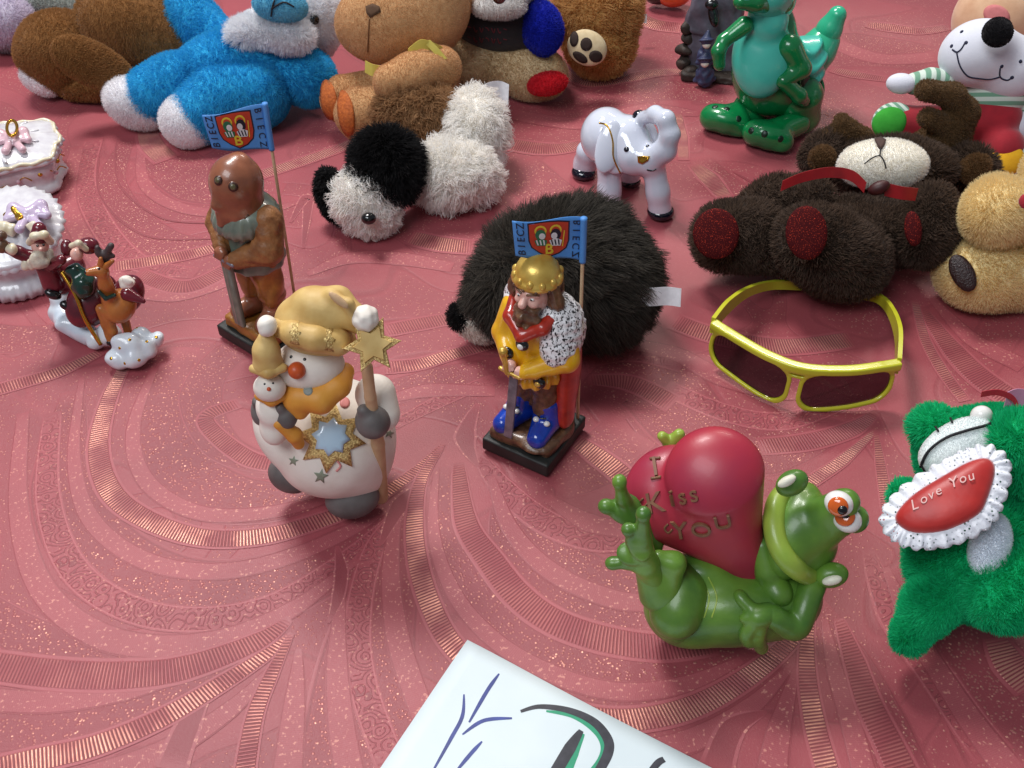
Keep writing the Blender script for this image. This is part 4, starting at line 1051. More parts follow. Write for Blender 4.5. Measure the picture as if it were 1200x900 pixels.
hd = blob('head', [ce(930, 622, 716, 32, 60, 42, -18)] + cc((938, 622, 716, 46), (978, 606, 724, 22)) + [ce(950, 640, 722, 30, 34, 28, -20)] + cc((965, 600, 722, 18), (988, 588, 726, 16)) + cc((970, 618, 724, 18), (994, 606, 728, 16)), M_FROG, fr, 0.45, 0.12)
blob('lip', on(hd, (930, 570, 9), (914, 586, 10), (908, 606, 10), (910, 630, 10), (920, 652, 10), (936, 668, 10), (950, 674, 9)), M_FROG2, fr, 0.3, 0.09)
for u, v, vg, an, iu, iv in ((928, 566, 714, 30, 922, 564), (974, 674, 752, 15, 975, 680)):
    ek = blob('mouth_corner', [ce(u, v, vg, 20, 15, 14, an)], M_FROG, fr, .3, .1, cut=[ce(iu, iv, vg + 14, 12, 7, 10, an)], kc=.2)
    blob('mouth_lining', [ce(iu, iv, vg + 9, 12, 6, 6, an)], mat('cream_paint', (226, 224, 204), .4), ek, .1, .08)
for u, v, vg, iu, iv, pu, pv in ((983, 590, 736, 982, 594, 987, 597), (993, 609, 738, 990, 605, 991, 603)):
    ey = blob('eyeball', [ce(u, v, vg, 17, 15, 14, -25)], M_WHITE, fr, .1, .08)
    bead_on('iris', ey, iu, iv, .48, M_EYEO, ey, 0.35, .4)
    bead_on('pupil', ey, pu, pv, .24, M_BLACK, ey, -.6, .6)
    blob('eyelid', [ce(u + 8, v - 1, vg - 4, 17, 17, 13, -25)], M_FROG, fr, .1, .1)
blob('thigh', on(fb, (790, 720, 30), (800, 690, 26), sink=.6) + on(fb, (800, 690, 24), (786, 672, 20), sink=.5), M_FROG, fr, .4, .1)
blob('hind_leg', cc((795, 722, 760, 32), (778, 690, 757, 20), (790, 660, 752, 13), (772, 655, 750, 11)) + cc((770, 695, 758, 22), (758, 668, 756, 14)), M_FROG, fr, 0.35, 0.09)
blob('webbed_foot', cc((770, 690, 757, 16), (757, 660, 757, 15), (752, 632, 757, 11), (754, 603, 757, 7)) + cc((752, 648, 757, 11), (742, 634, 757, 8), (736, 621, 757, 6)) + cc((756, 660, 757, 13), (738, 658, 757, 9), (719, 660, 756, 7)) + [ce(754, 602, 757, 8.5, 9, 7), ce(736, 620, 757, 7.5, 7.5, 7), ce(717, 660, 756, 8, 7, 7), ce(749, 636, 757, 13, 22, 5, 15), ce(740, 648, 757, 18, 14, 5)], M_FROG, fr, 0.25, 0.075)
blob('webbed_foot', cc((762, 636, 722, 16), (746, 612, 718, 14), (728, 600, 717, 10), (711, 594, 716, 8)) + cc((744, 606, 717, 11), (730, 584, 716, 8), (726, 566, 715, 7)) + [ce(710, 593, 716, 9, 8, 7), ce(726, 564, 715, 8, 8.5, 7), ce(734, 596, 716, 18, 18, 5)], M_FROG, fr, 0.25, 0.08)
blob('toe', cc((800, 560, 655, 12), (786, 520, 652, 9), (796, 509, 652, 7)) + cc((786, 520, 652, 8), (776, 511, 652, 6)), M_FROG2, fr, .1, .1)
blob('arm', on(fb, (952, 676, 15), (940, 712, 13), (928, 733, 13), (900, 718, 12), sink=.3), M_FROG, fr, 0.3, 0.09)
blob('hand', on(fb, (900, 718, 12), (886, 722, 13), sink=.35) + on(fb, (886, 718, 7), (872, 706, 6), (866, 698, 6), sink=.3) + on(fb, (884, 720, 7), (872, 724, 6), sink=.3) + on(fb, (884, 726, 8), (874, 742, 7), (878, 750, 7), sink=.3) + on(fb, (890, 728, 8), (888, 748, 7), (892, 757, 7), sink=.3), M_FROG, fr, 0.2, 0.08)
blob('arm', on(fb, (915, 695, 16), (900, 672, 17), sink=.75) + cc((900, 670, 744, 16), (893, 640, 728, 13)), M_FROG, fr, 0.3, 0.1)
for q in range(3): stroke('belly_crease', fb, [(812 + 9 * q, 678 - q), (822 + 9 * q, 700), (816 + 9 * q, 724)], .05, M_FROG2, fb, lift=-.02)
# ------------------------------------------------------------------ toothy green dinosaur toy
M_DINO = mat('green_vinyl', (14, 136, 72), 0.24, (8, 104, 56), 40, coat=0.5)
M_AQUA = mat('aqua_vinyl', (84, 206, 184), 0.28, (66, 186, 168), 30, coat=0.4)
M_MINT = mat('mint_vinyl', (62, 196, 152), 0.24, (44, 170, 128), 30, coat=0.5)
dn = thing('dinosaur_toy', 'shiny green vinyl dinosaur toy with aqua belly standing upright', 'toy dinosaur', W(895, 150))
db = blob('body', [ce(902, 82, 140, 44, 54, 40), ce(905, 40, 140, 28, 40, 28), ce(924, 105, 138, 32, 38, 34)], M_DINO, dn, 0.8, 0.15)
blob('belly', [ce(893, 66, 152, 35, 48, 26, -4), ce(900, 22, 150, 24, 28, 22)], M_AQUA, dn, 0.6, 0.13)
blob('back_shell', [ce(942, 78, 136, 24, 36, 24, -18)], M_AQUA, dn, .3, .12, disp=lambda P: 0.16 * np.sin(P[..., 2] * 4.2 + 1.5 * np.sin(P[..., 0] * 2)))
blob('tail', cc((944, 76, 130, 24), (958, 58, 126, 22), (965, 48, 124, 19)), M_MINT, dn, .3, .12)
blob('tail', cc((964, 50, 124, 17), (972, 34, 124, 15), (981, 18, 124, 11)), M_MINT, dn, .2, .12)
blob('head', cc((905, -2, 144, 28), (900, -12, 150, 30)) + cc((900, -4, 150, 22), (872, -10, 160, 16)), M_AQUA, dn, .5, .13)
blob('lower_jaw', cc((915, 2, 150, 16), (885, 2, 162, 12), (868, 2, 164, 9)), M_DINO, dn, .3, .12)
blob('leg', cc((898, 112, 142, 26), (880, 128, 142, 20), (868, 140, 142, 17)), M_DINO, dn, .5, .13)
blob('leg', cc((935, 115, 146, 30), (938, 135, 146, 22), (928, 148, 150, 19)), M_DINO, dn, .5, .13)
for (u, v), toes in (((850, 140), ((838, 122), (852, 124), (866, 136))), ((900, 158), ((880, 150), (896, 154), (915, 160)))):
    ft = blob('foot', [ce(u, v, v + 10, 28, 17, 24, -18), ce(u - 15, v - 2, v + 9, 15, 15, 15), ce(u + 3, v + 3, v + 13, 15, 15, 15), ce(u + 16, v + 8, v + 15, 14, 14, 14)] + cc((u + 12, v - 4, v + 8, 16), (u + 34, v - 14, v - 2, 15)), M_DINO, dn, .35, .11)
    for a, b in toes: bead_on('toe_hollow_shade', ft, a, b + 3, .32, mat('dark_hollow_shade', (4, 40, 24), .4), ft, .6, .5)  # dark beads paint the shade of the toe hollows
blob('arm', cc((872, 30, 156, 11), (848, 48, 160, 8), (842, 60, 164, 8), (843, 76, 166, 7)), M_DINO, dn, .3, .1)
blob('arm', cc((925, 55, 158, 15), (938, 80, 160, 12), (918, 95, 166, 9)), M_DINO, dn, .4, .1)
blob('forearm', cc((918, 95, 166, 9), (936, 112, 164, 9), (942, 118, 162, 7)), M_DINO, dn, .3, .1)
decal('hip_socket_shade', db, circ(950, 100, 11, 17, 20), mat('dark_hollow_shade', (4, 40, 24), .4), dn, 3, .05)  # dark plate stands in for the shade inside the socket
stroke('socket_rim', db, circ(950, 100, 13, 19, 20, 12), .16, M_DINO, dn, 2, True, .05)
# ------------------------------------------------------------------ little stone house with witches
M_ROCK = mat('dark_slate_resin', (118, 114, 128), 0.6, (62, 58, 68), 60, bump=0.8, bscale=160)
M_RBRN = mat('brown_stone_resin', (70, 56, 48), 0.65, (34, 28, 26), 90, bump=1.0, bscale=200)
M_HATB = mat('slate_blue_paint', (70, 78, 112), 0.5, (40, 44, 70), 120)
wh = thing('haunted_house_figurine', 'dark slate house figurine with two tiny robed figures at the front', 'figurine', W(832, 88))
blob('house_wall', [rbox(A(838, 40, 84), (2.3, 1.0, 4.6), .3, rotz(-12)), rbox(A(835, 10, 84), (2.0, .9, 2.5), .3, rotz(-12) @ roty(14))], M_ROCK, wh, .3, .12, disp=wob(.10, 4, 1))
for u, v, vg, r in ((803, 72, 84, 11), (802, 58, 84, 10), (806, 45, 84, 9), (862, 78, 88, 9), (808, 84, 90, 9), (850, 88, 92, 8), (804, 32, 84, 8)):
    blob('stone', [ce(u, v, vg, r, r * .8, r, 10)], M_RBRN, wh, .2, .12, disp=wob(.12, 4, u))
blob('tower_door', [ce(836, 18, 96, 6, 14, 4, 10), ce(834, 5, 96, 8, 6, 4)], M_BLACK, wh, .2, .09)
for u, v, vg in ((828, 52, 99), (826, 74, 101)):
    fg = blob('robed_figure', cc((u, v + 18, vg, 10), (u, v + 6, vg, 7)) + cc((u - 6, v + 10, vg, 4), (u - 10, v + 20, vg, 3)) + cc((u + 6, v + 10, vg, 4), (u + 10, v + 18, vg, 3)), M_HATB, wh, .2, .08, disp=wob(.05, 8, v))
    blob('tiny_face', [ce(u, v, vg + 2, 5, 5)], M_SNOW, fg, .1, .07)
    blob('tiny_hat', cc((u, v - 5, vg + 1, 7), (u + 2, v - 15, vg, 2)) + [ce(u, v - 5, vg + 2, 9, 2.5, 8)], M_HATB, fg, .1, .07)
blob('plinth', [rbox(W(832, 90) + [0, 0, .35], (2.7, 1.4, .4), .2, rotz(-10))], M_RBRN, wh, .1, .12, disp=wob(.1, 4, 5))
# ------------------------------------------------------------------ porcelain trinket boxes
M_BISQ = mat('cream_bisque', (224, 224, 226), 0.24, (196, 192, 200), 110, coat=0.4, bump=0.15, bscale=260)
M_LILAC = mat('lilac_glaze', (204, 190, 214), 0.25, (188, 168, 196), 60, coat=0.4)
M_CREAM = mat('gold_cream_edge', (226, 220, 202), 0.35, (204, 190, 150), 160, coat=0.3)
def lobed(root, name, cen, prof, mt, lobes, amp, rz=0.0, squash=(1, 1), n=96, tilt=None, wav=None, parent=None, sq=0.0):
    V, F = [], []
    for k, (r, z) in enumerate(prof):
        for i in range(n):
            a = 2 * math.pi * i / n
            rr = r * (1 + amp * math.cos(lobes * a) * min(1, r))
            if sq: rr *= 1 - sq + sq / (abs(math.cos(a)) ** 4 + abs(math.sin(a)) ** 4) ** .25
            if wav: rr += wav[k] * math.cos(36 * a)
            x, y = rr * math.cos(a) * squash[0], rr * math.sin(a) * squash[1]
            x, y = x * math.cos(rz) - y * math.sin(rz), x * math.sin(rz) + y * math.cos(rz)
            q = np.array([x, y, z])
            if tilt is not None: q = tilt @ q
            V.append(q + cen)
    for k in range(len(prof) - 1):
        for i in range(n): F.append([k * n + i, k * n + (i + 1) % n, (k + 1) * n + (i + 1) % n, (k + 1) * n + i])
    F.append(list(range(n))[::-1]); F.append(list(range((len(prof) - 1) * n, len(prof) * n)))
    return put(name, V, F, mt, parent or root)
def bow(root, u, v, z, mt, s=1.0):
    blob('ribbon_bow', cz((u, v, z + .2, 5 * s), (u - 14 * s, v - 5 * s, z + .3, 6 * s), (u - 20 * s, v + 6 * s, z, 4 * s), (u, v, z + .2, 4 * s)) + cz((u, v, z + .2, 5 * s), (u + 14 * s, v - 8 * s, z + .3, 6 * s), (u + 20 * s, v + 2 * s, z, 4 * s), (u, v, z + .2, 4 * s)) + cz((u, v, z, 4 * s), (u - 8 * s, v + 16 * s, z - .1, 5 * s)) + cz((u, v, z, 4 * s), (u + 13 * s, v + 14 * s, z - .1, 5 * s)), mt, root, .2, .1)
def flowers(root, o, spots, mt, r=.14):
    for u, v in spots: bead_on('painted_flower', o, u, v, r, mt, root, .6, .4)
c1 = W(8, 213)
b1 = thing('trinket_box', 'white porcelain lobed trinket box with pink bow and gilt ring', 'trinket box', c1)
lobed(b1, 'box_body', c1, [(4.0, .05), (4.25, .1), (4.35, .4), (4.1, .75), (3.95, 1.0), (4.1, 1.6), (4.3, 2.2), (4.15, 2.6), (3.9, 2.8)], M_BISQ, 8, .035, .3, (1.12, .82), sq=.8, wav=[0, .04, .05, .02, 0, 0, 0, 0, 0])
lid = lobed(b1, 'lid', c1, [(4.1, 2.75), (4.5, 2.8), (4.7, 3.0), (4.6, 3.25), (4.1, 3.5), (3.0, 3.8), (1.6, 4.0), (.3, 4.05)], M_BISQ, 8, .035, .3, (1.12, .82), sq=.8, wav=[0, .05, .09, .09, .07, .05, .02, 0])
for q in range(7):
    a = -2.6 + .5 * q
    for r_ in (2.3, 3.3): blob('relief_leaf', [ell(c1 + [r_ * math.cos(a + r_ * .2), r_ * math.sin(a + r_ * .2), 3.95 - .06 * r_], (.5, .2, .16), rotz(math.degrees(a) + 40))], M_BISQ, b1, .1, .08)
V_ = []
def rim_pt(a):
    r_ = 4.5 * (1 + .035 * math.cos(8 * a)) * (.2 + .8 / (abs(math.cos(a)) ** 4 + abs(math.sin(a)) ** 4) ** .25)
    x, y = r_ * math.cos(a) * 1.12, r_ * math.sin(a) * .82
    return c1 + [x * math.cos(.3) - y * math.sin(.3), x * math.sin(.3) + y * math.cos(.3), 3.28 + .08 * math.cos(22 * a)]
tube('scalloped_rim', [rim_pt(a) for a in np.linspace(0, 2 * math.pi, 89)[:-1]], .17, M_CREAM, lid, closed=True, n=2)
bow(b1, 14, 162, 4.2, mat('pink_glaze', (224, 186, 196), .25, coat=.4), .95)
tube('gilt_ring', [W(14 + 6 * math.cos(a), 150 - 9 * math.sin(a), 4.9) for a in np.linspace(0, 6.283, 13)[:-1]], .13, M_GILT, b1, closed=True, n=2)
for q in range(9):
    a = -2.2 + .32 * q; p = c1 + np.array([(rim_pt(a) - c1)[0] * .93, (rim_pt(a) - c1)[1] * .93, 1.75 + .35 * math.sin(q * 2.1)])
    bead('painted_flower', p, (.2, .2, .2), MATS['pink_glaze'] if q % 2 else M_GILT, b1)
    tube('painted_vine', [p, p + [.5 * math.sin(a) * -1, .5 * math.cos(a), .3], p + [1.0 * math.sin(a) * -1, 1.0 * math.cos(a), -.1]], .05, M_GILT, b1)
c2 = W(24, 318)
b2 = thing('trinket_box', 'white porcelain oval trinket box with fluted foot and lilac bow behind sleigh', 'trinket box', c2)
lobed(b2, 'box_body', c2, [(3.4, .05), (3.9, .1), (3.85, .8), (3.4, 1.1), (3.1, 1.4), (3.3, 2.0), (3.6, 2.8), (3.5, 3.1)], M_BISQ, 2, .02, .2, wav=[0, .12, .12, .05, 0, 0, 0, 0])
lid2 = lobed(b2, 'lid', c2 + [0, .4, 3.3], [(3.5, 0), (4.0, .05), (4.15, .35), (3.9, .6), (3.0, .95), (1.6, 1.25), (.3, 1.35)], M_BISQ, 2, .02, .2, tilt=rotx(-18), wav=[.08, .14, .14, .1, .1, .05, 0])
bow(b2, 32, 250, 5.0, M_LILAC, 1.15)
blob('gilt_knot', cz((8, 252, 5.1, 4), (18, 246, 5.3, 5), (24, 256, 5.2, 4)), M_GILT, b2, .2, .08, disp=wob(.05, 9, 1))
blob('flower', cz((4, 266, 4.7, 8), (12, 270, 4.6, 7)) + cz((38, 266, 4.8, 7), (46, 270, 4.7, 6)), M_CREAM, b2, .3, .09, disp=wob(.08, 7, 2))
# ------------------------------------------------------------------ santa sleigh with reindeer
M_CLOUD = mat('snow_cloud_glaze', (228, 230, 232), 0.25, (190, 206, 222), 55, coat=0.4, bump=0.2, bscale=200)
M_MAROON = mat('maroon_glaze', (112, 26, 40), 0.25, (70, 14, 28), 80, coat=0.5)
M_TAN = mat('tan_glaze', (196, 122, 54), 0.3, (150, 84, 34), 70, coat=0.4)
M_BEARD = mat('cream_beard', (226, 214, 190), 0.4, (170, 160, 150), 220, bump=.8, bscale=260)
M_DGREEN = mat('dark_green_glaze', (22, 62, 50), 0.25, (10, 34, 28), 100, coat=0.5)
M_FACE = MATS['painted_flesh']
ss = thing('santa_sleigh_figurine', 'small glazed santa sleigh with child, tan reindeer and white snow base', 'figurine', W(110, 392))
cl_ = blob('snow_base', cc((72, 366, 376, 14), (80, 378, 388, 13), (96, 388, 396, 12), (112, 398, 406, 12)) + [ce(140, 420, 428, 15, 14, 14), ce(158, 418, 428, 14, 14, 14), ce(172, 408, 420, 12, 12, 12), ce(184, 398, 412, 8, 10, 8), ce(150, 404, 422, 18, 14, 14), ce(166, 396, 412, 12, 12, 10), ce(128, 392, 405, 14, 14), ce(70, 350, 372, 11, 13)], M_CLOUD, ss, .26, .075, disp=wob(.06, 5, 3))
flowers(ss, cl_, ((130, 420), (163, 422), (183, 395), (140, 408), (152, 398), (172, 400), (146, 426), (160, 384)), M_GILT, .12)
blob('sleigh', [ce(108, 352, 392, 26, 36, 18, -35), ce(80, 322, 376, 18, 26, 16, -25), ce(150, 345, 396, 18, 24, 14, -20)], M_MAROON, ss, .4, .09)
tube('runner', [A(72, 318, 392), A(88, 345, 402), A(100, 375, 410), A(118, 404, 414)], .14, M_GILT, ss)
blob('sleigh_tip', cc((150, 345, 404, 9), (168, 353, 408, 3)), M_MAROON, ss, .1, .08)
sb = blob('santa_coat', cc((64, 330, 384, 15), (56, 312, 384, 14)) + cc((52, 302, 384, 9), (36, 302, 388, 8), (22, 296, 390, 7), (8, 290, 390, 7)) + cc((62, 310, 390, 8), (72, 304, 396, 6)), M_MAROON, ss, .3, .09)
blob('santa_face', [ce(47, 288, 388, 10, 10)], M_FACE, ss, .1, .07)
blob('santa_beard', [ce(47, 303, 394, 11, 13), ce(38, 308, 392, 7, 8), ce(57, 300, 390, 6, 9)], M_BEARD, ss, .2, .07, disp=wob(.07, 7, 3))
blob('santa_hat', cc((46, 276, 386, 11), (46, 268, 384, 8)), M_MAROON, ss, .2, .08)
blob('hat_trim', cc((35, 284, 388, 4.5), (40, 277, 393, 4.5), (52, 275, 393, 4.5), (59, 283, 388, 4.5)), M_CREAM, ss, .2, .07)
for u, v in ((44, 288), (51, 287)): bead('eye', A(u, v, 399), .09, M_BLACK, ss)
bead('nose', A(48, 292, 400), .14, M_FACE, ss)
blob('cuff', [ce(32, 310, 392, 7, 7), ce(14, 292, 394, 6, 8)], M_CREAM, ss, .1, .08, disp=wob(.05, 8, 2))
blob('held_toy', [ce(2, 288, 392, 8, 9), ce(2, 276, 392, 6, 6)], M_BROWN, ss, .2, .08)
blob('child_coat', [ce(98, 333, 396, 14, 18), ce(88, 318, 392, 10, 10)], M_DGREEN, ss, .3, .08, disp=wob(.04, 7, 2))
blob('child_face', [ce(90, 298, 394, 7.5, 8)], M_FACE, ss, .1, .07)
blob('child_hat', [ce(104, 288, 390, 12, 10), ce(78, 290, 388, 7, 10)], M_MAROON, ss, .3, .08)
blob('child_hat_trim', cc((84, 288, 396, 3.5), (92, 285, 398, 3.5), (101, 292, 396, 3.5)), M_CREAM, ss, .2, .07)
blob('boot', [ce(62, 345, 394, 10, 6, 6, -20), ce(78, 358, 400, 8, 6, 6, -20)], M_BLACK, ss, .05, .08)
blob('reindeer_body', [ce(142, 358, 406, 17, 22, 14, -20)] + cc((130, 352, 406, 11), (124, 334, 408, 8), (120, 320, 408, 7)) + cc((120, 317, 408, 7.5), (104, 319, 412, 4.5)) + cc((126, 366, 410, 7), (132, 388, 412, 5), (134, 402, 412, 4)) + cc((118, 362, 408, 6), (124, 380, 410, 5), (128, 398, 412, 4)) + cc((144, 368, 402, 6), (150, 388, 404, 5)), M_TAN, ss, .25, .075)
for a in (((124, 312), (132, 306)), ((118, 310), (118, 303))): blob('reindeer_ear', cc((*a[0], 408, 4), (*a[1], 408, 2.5)), M_TAN, ss, .1, .07)
blob('antlers', cc((126, 310, 404, 3), (124, 298, 402, 4), (130, 288, 402, 4)) + cc((122, 308, 404, 3), (116, 296, 402, 4), (114, 290, 402, 3)) + cc((124, 298, 402, 4), (132, 300, 402, 3)), mat('grey_brown_paint', (74, 62, 62), .5), ss, .2, .07)
blob('harness', cc((116, 342, 414, 2.5), (124, 350, 416, 2.5), (134, 346, 412, 2.5)), M_DGREEN, ss, .1, .06)
bead('eye', A(116, 315, 416), .09, M_BLACK, ss); bead('nose', A(101, 319, 413), .13, M_BLACK, ss)
blob('white_rose', [ce(149, 331, 406, 9, 7), ce(150, 330, 409, 5, 4)], M_SNOW, ss, .05, .06, disp=wob(.06, 9, 3))
for u, v in ((134, 402), (129, 399)): bead('hoof', A(u, v + 2, 413), .26, M_BLACK, ss)
# ------------------------------------------------------------------ soft toys
def plush(name, c, c2=None):             # backing cloth under the pile
    return mat(name + '_cloth', c, 0.9, c2, 200, sheen=0.2, spec=0.1)
def pile(name, c, c2=None): return hairmat(name + '_pile', c, c2)
M_THREAD = mat('black_thread', (20, 18, 26), 0.7)
M_NOSEP = mat('black_plastic', (14, 13, 14), 0.15, coat=0.6)
def furry(name, prims, key, c, c2, parent, n, ln, k=0.8, res=0.16, rad=0.022, **fk):
    o = blob(name, prims, plush(key, c, c2), parent, k, res, disp=wob(.07, 1.1, n % 97))
    fur(o, n, ln, rad, pile(key, c, c2), **fk)
    return o
def tag_strip(parent, pts, width, wdir, mt, name='sewn_tag'): return ribbon(name, pts, width, wdir, .03, mt, parent)
M_TAG = mat('white_satin_tag', (236, 236, 240), 0.45)
# ---- round hedgehog
hg = thing('hedgehog_plush', 'round blackish furry plush ball with white cheek and sewn white tag', 'plush toy', W(662, 385))
furry('body', [ce(668, 326, 382, 90, 72, 82, -6), ce(618, 338, 384, 58, 58, 56), ce(676, 298, 372, 62, 50, 56)], 'black_brown', (58, 53, 46), (22, 20, 18), hg, 60000, 1.6, .9, .2, .019, lie=(.5, .1, -.35), spread=.35, clump=.6, nclump=1300, droop=.25)
furry('snout', [ce(560, 380, 400, 26, 19, 22, -25)], 'white_cheek', (216, 208, 198), (186, 176, 166), hg, 2500, .5, lie=(.6, 0, 0))
no = furry('nose', [ce(540, 372, 400, 13, 14)], 'black_nose', (16, 15, 16), (8, 8, 8), hg, 1500, .35)
p = W(752, 352, 2.5)
tag_strip(hg, [W(744, 347, 5.4), W(762, 348, 5.2), W(782, 347, 5.0), W(798, 349, 5.0)], 1.25, (0, .45, .9), M_TAG)
# ---- blue plush
bl = thing('blue_plush_animal', 'bright blue plush animal with white feet and fluffy white head lying on its back', 'plush toy', W(260, 130))
B1, B2 = (60, 178, 220), (24, 142, 196)
furry('body', [ce(272, 82, 128, 72, 44, 46, 18), ce(300, 70, 122, 50, 46, 44)], 'blue', B1, B2, bl, 34000, .4, rad=.017, lie=(.1, 0, -.3), clump=.25, nclump=1200)
furry('leg', cc((250, 88, 132, 34), (205, 100, 138, 33), (178, 110, 143, 32)), 'blue', B1, B2, bl, 19000, .36, rad=.017, lie=(-.2, -.2, -.2), clump=.25, nclump=700)
furry('leg', cc((300, 108, 142, 40), (262, 118, 150, 40), (238, 132, 158, 36)), 'blue', B1, B2, bl, 22000, .36, rad=.017, lie=(-.2, -.2, -.2), clump=.25, nclump=800)
for u, v, vg, a, b, an in ((160, 121, 146, 37, 28, -22), (222, 142, 164, 32, 32, -30)):
    furry('foot', [ce(u, v, vg, a, b, 28, an)], 'white_foot', (250, 249, 250), (234, 232, 236), bl, 14000, .3, rad=.017)
furry('arm', cc((262, 52, 112, 24), (232, 28, 102, 26), (220, 14, 100, 25)), 'blue', B1, B2, bl, 14000, .36, rad=.017, clump=.25, nclump=600)
furry('arm', cc((330, 82, 128, 28), (358, 90, 130, 29), (366, 94, 131, 28)), 'blue', B1, B2, bl, 14000, .36, rad=.017, clump=.25, nclump=600)
wh_ = furry('head', [ce(352, 22, 100, 50, 48, 46), ce(318, 36, 116, 46, 26, 30, 15)], 'white_fluff', (252, 252, 254), (236, 238, 244), bl, 28000, .6, rad=.019, clump=.4, nclump=900)
furry('beard', [ce(304, 36, 132, 34, 16, 14, 12), ce(332, 42, 134, 30, 15, 14)], 'white_fluff', (252, 252, 254), (236, 238, 244), bl, 10000, .85, rad=.019, clump=.45, nclump=400)
mz = furry('muzzle', [ce(328, 6, 132, 32, 20, 18, -5)], 'sky_blue', (110, 186, 212), (84, 160, 192), bl, 5000, .16)
for q in (((318, 18), (320, 6), (324, -4)), ((318, 10), (332, 3), (344, 8))): stroke('mouth_stitch', mz, q, .07, M_THREAD, mz, lift=.14)
bead_on('eye', wh_, 368, 23, .42, M_NOSEP, wh_, -.8, .6)
# ---- brown dog
BR1, BR2 = (146, 102, 58), (104, 70, 38)
bd = thing('brown_plush_dog', 'brown plush dog lying face down with floppy ear and white muzzle', 'plush toy', W(110, 104))
furry('body', [ce(165, 28, 92, 72, 56, 58), ce(205, 40, 96, 46, 44, 44)], 'brown', BR1, BR2, bd, 28000, .26, rad=.017, lie=(.2, 0, -.2))
furry('head', [ce(72, 62, 104, 50, 47, 44)], 'brown', BR1, BR2, bd, 22000, .26, rad=.017, lie=(-.2, 0, -.2))
furry('ear', [ce(108, 74, 140, 48, 25, 10, -22)], 'brown', BR1, BR2, bd, 14000, .2, rad=.017, lie=(.3, 0, -.2))
furry('muzzle', [ce(47, 94, 116, 24, 15, 14, -20)], 'white_foot', (250, 249, 250), (234, 232, 236), bd, 3000, .3)
furry('leg', cc((85, 100, 116, 16), (120, 104, 120, 14)), 'brown', BR1, BR2, bd, 4000, .35)
# ---- pale toy in the far corner
pw = thing('white_grey_plush', 'pale white and grey plush toy beside the brown dog', 'plush toy', W(20, 52))
furry('body', [ce(4, 24, 58, 36, 30, 30)], 'pale_lilac', (222, 214, 226), (190, 182, 200), pw, 8000, .4)
furry('belly', [ce(6, 46, 60, 30, 14, 20)], 'stone_grey', (170, 164, 168), (138, 132, 138), pw, 3500, .35)
furry('limb', cc((48, 2, 44, 16), (84, 6, 44, 14)), 'stone_green', (168, 172, 164), (136, 142, 138), pw, 4500, .4)
# ---- tan plush
T1, T2 = (206, 164, 118), (176, 132, 90)
tn = thing('tan_plush_animal', 'tan plush animal with big muzzle, yellow neck ribbon and orange soled feet', 'plush toy', W(470, 132))
th_ = furry('head', [ce(452, 26, 132, 58, 48, 48, 8), ce(500, 8, 124, 50, 56, 46)], 'tan', T1, T2, tn, 46000, .13, rad=.012, spread=.5)
decal('nostril_patch', th_, [(429, 8), (437, 5), (445, 8), (446, 14), (434, 21), (430, 16)], mat('brown_felt', (88, 62, 42), .9), th_, 2, .16)
stroke('mouth_stitch', th_, [(433, 22), (432, 40), (431, 60)], .05, mat('brown_thread', (120, 78, 44), .8), th_, lift=.1)
furry('ear', cc((538, 2, 116, 12), (566, -2, 112, 10)), 'tan', T1, T2, tn, 7000, .13, rad=.012)
furry('body', [ce(492, 98, 138, 46, 40, 40)], 'tan', T1, T2, tn, 20000, .13, rad=.012, spread=.5)
furry('arm', cc((516, 80, 160, 24), (484, 90, 174, 25), (458, 96, 180, 21)), 'tan', T1, T2, tn, 22000, .13, rad=.012, spread=.5)
O1 = mat('orange_corduroy', (196, 104, 38), .8, (150, 70, 24), 400, bump=.8, bscale=500)
for u, v, vg, r in ((412, 112, 150, 26), (432, 128, 164, 30)):
    a_, b_ = A(u - 10, v + 4, vg), A(u + 26, v - 8, vg - 4); k_ = ppc(a_)
    ft = furry('leg', [cone(a_, b_, r / k_ * .98, r / k_ * .78), ell(a_ + [-.4, 0, 0], (r / k_ * .45, r / k_ * .98, r / k_ * .98), rotz(-8))], 'tan', T1, T2, tn, 18000, .13, .3, .13, .012)
    decal('sole', ft, circ(u - 26, v + 5, 9, r * .88, 8), O1, ft, 4, .14, .1)
rb = mat('yellow_satin', (222, 208, 104), .45, (190, 172, 70), 60)
ribbon('neck_ribbon', [A(478, 62, 168), A(492, 52, 166), A(505, 54, 164), A(518, 60, 160)], .75, (.1, .2, 1), .06, rb, tn)
ribbon('neck_ribbon', [A(500, 48, 164), A(510, 58, 166), A(520, 70, 168)], .6, (1, .2, .3), .06, rb, tn)
ribbon('neck_ribbon', [A(428, 78, 164), A(436, 82, 170), A(446, 84, 170)], 1.0, (.1, .2, 1), .06, rb, tn)
# ---- shaggy puppy
pp = thing('puppy_plush', 'shaggy white plush puppy with black ears and brown back patch lying flat', 'plush toy', W(500, 225))
sh = dict(clump=.75, curl=.22, spread=.6, droop=.35)
WH1, WH2 = (255, 254, 250), (242, 236, 226)
furry('body', [ce(532, 206, 234, 48, 34, 38), ce(556, 152, 196, 32, 44, 34)], 'ivory', WH1, WH2, pp, 15000, 1.35, rad=.03, nclump=900, **sh)
furry('back_patch', [ce(492, 134, 186, 50, 34, 34, 0)], 'hazel', (146, 108, 72), (100, 70, 44), pp, 9000, 1.1, rad=.028, nclump=600, **sh)
fc = furry('face', [ce(428, 235, 264, 36, 32, 30, -35), ce(440, 252, 270, 22, 20, 20)], 'ivory', WH1, WH2, pp, 7000, .95, rad=.03, nclump=450, **sh)
furry('ear', [ce(452, 194, 252, 40, 42, 26)], 'jet', (18, 17, 18), (6, 6, 7), pp, 14000, .85, rad=.022, clump=.4, nclump=700, spread=.4, droop=.3)
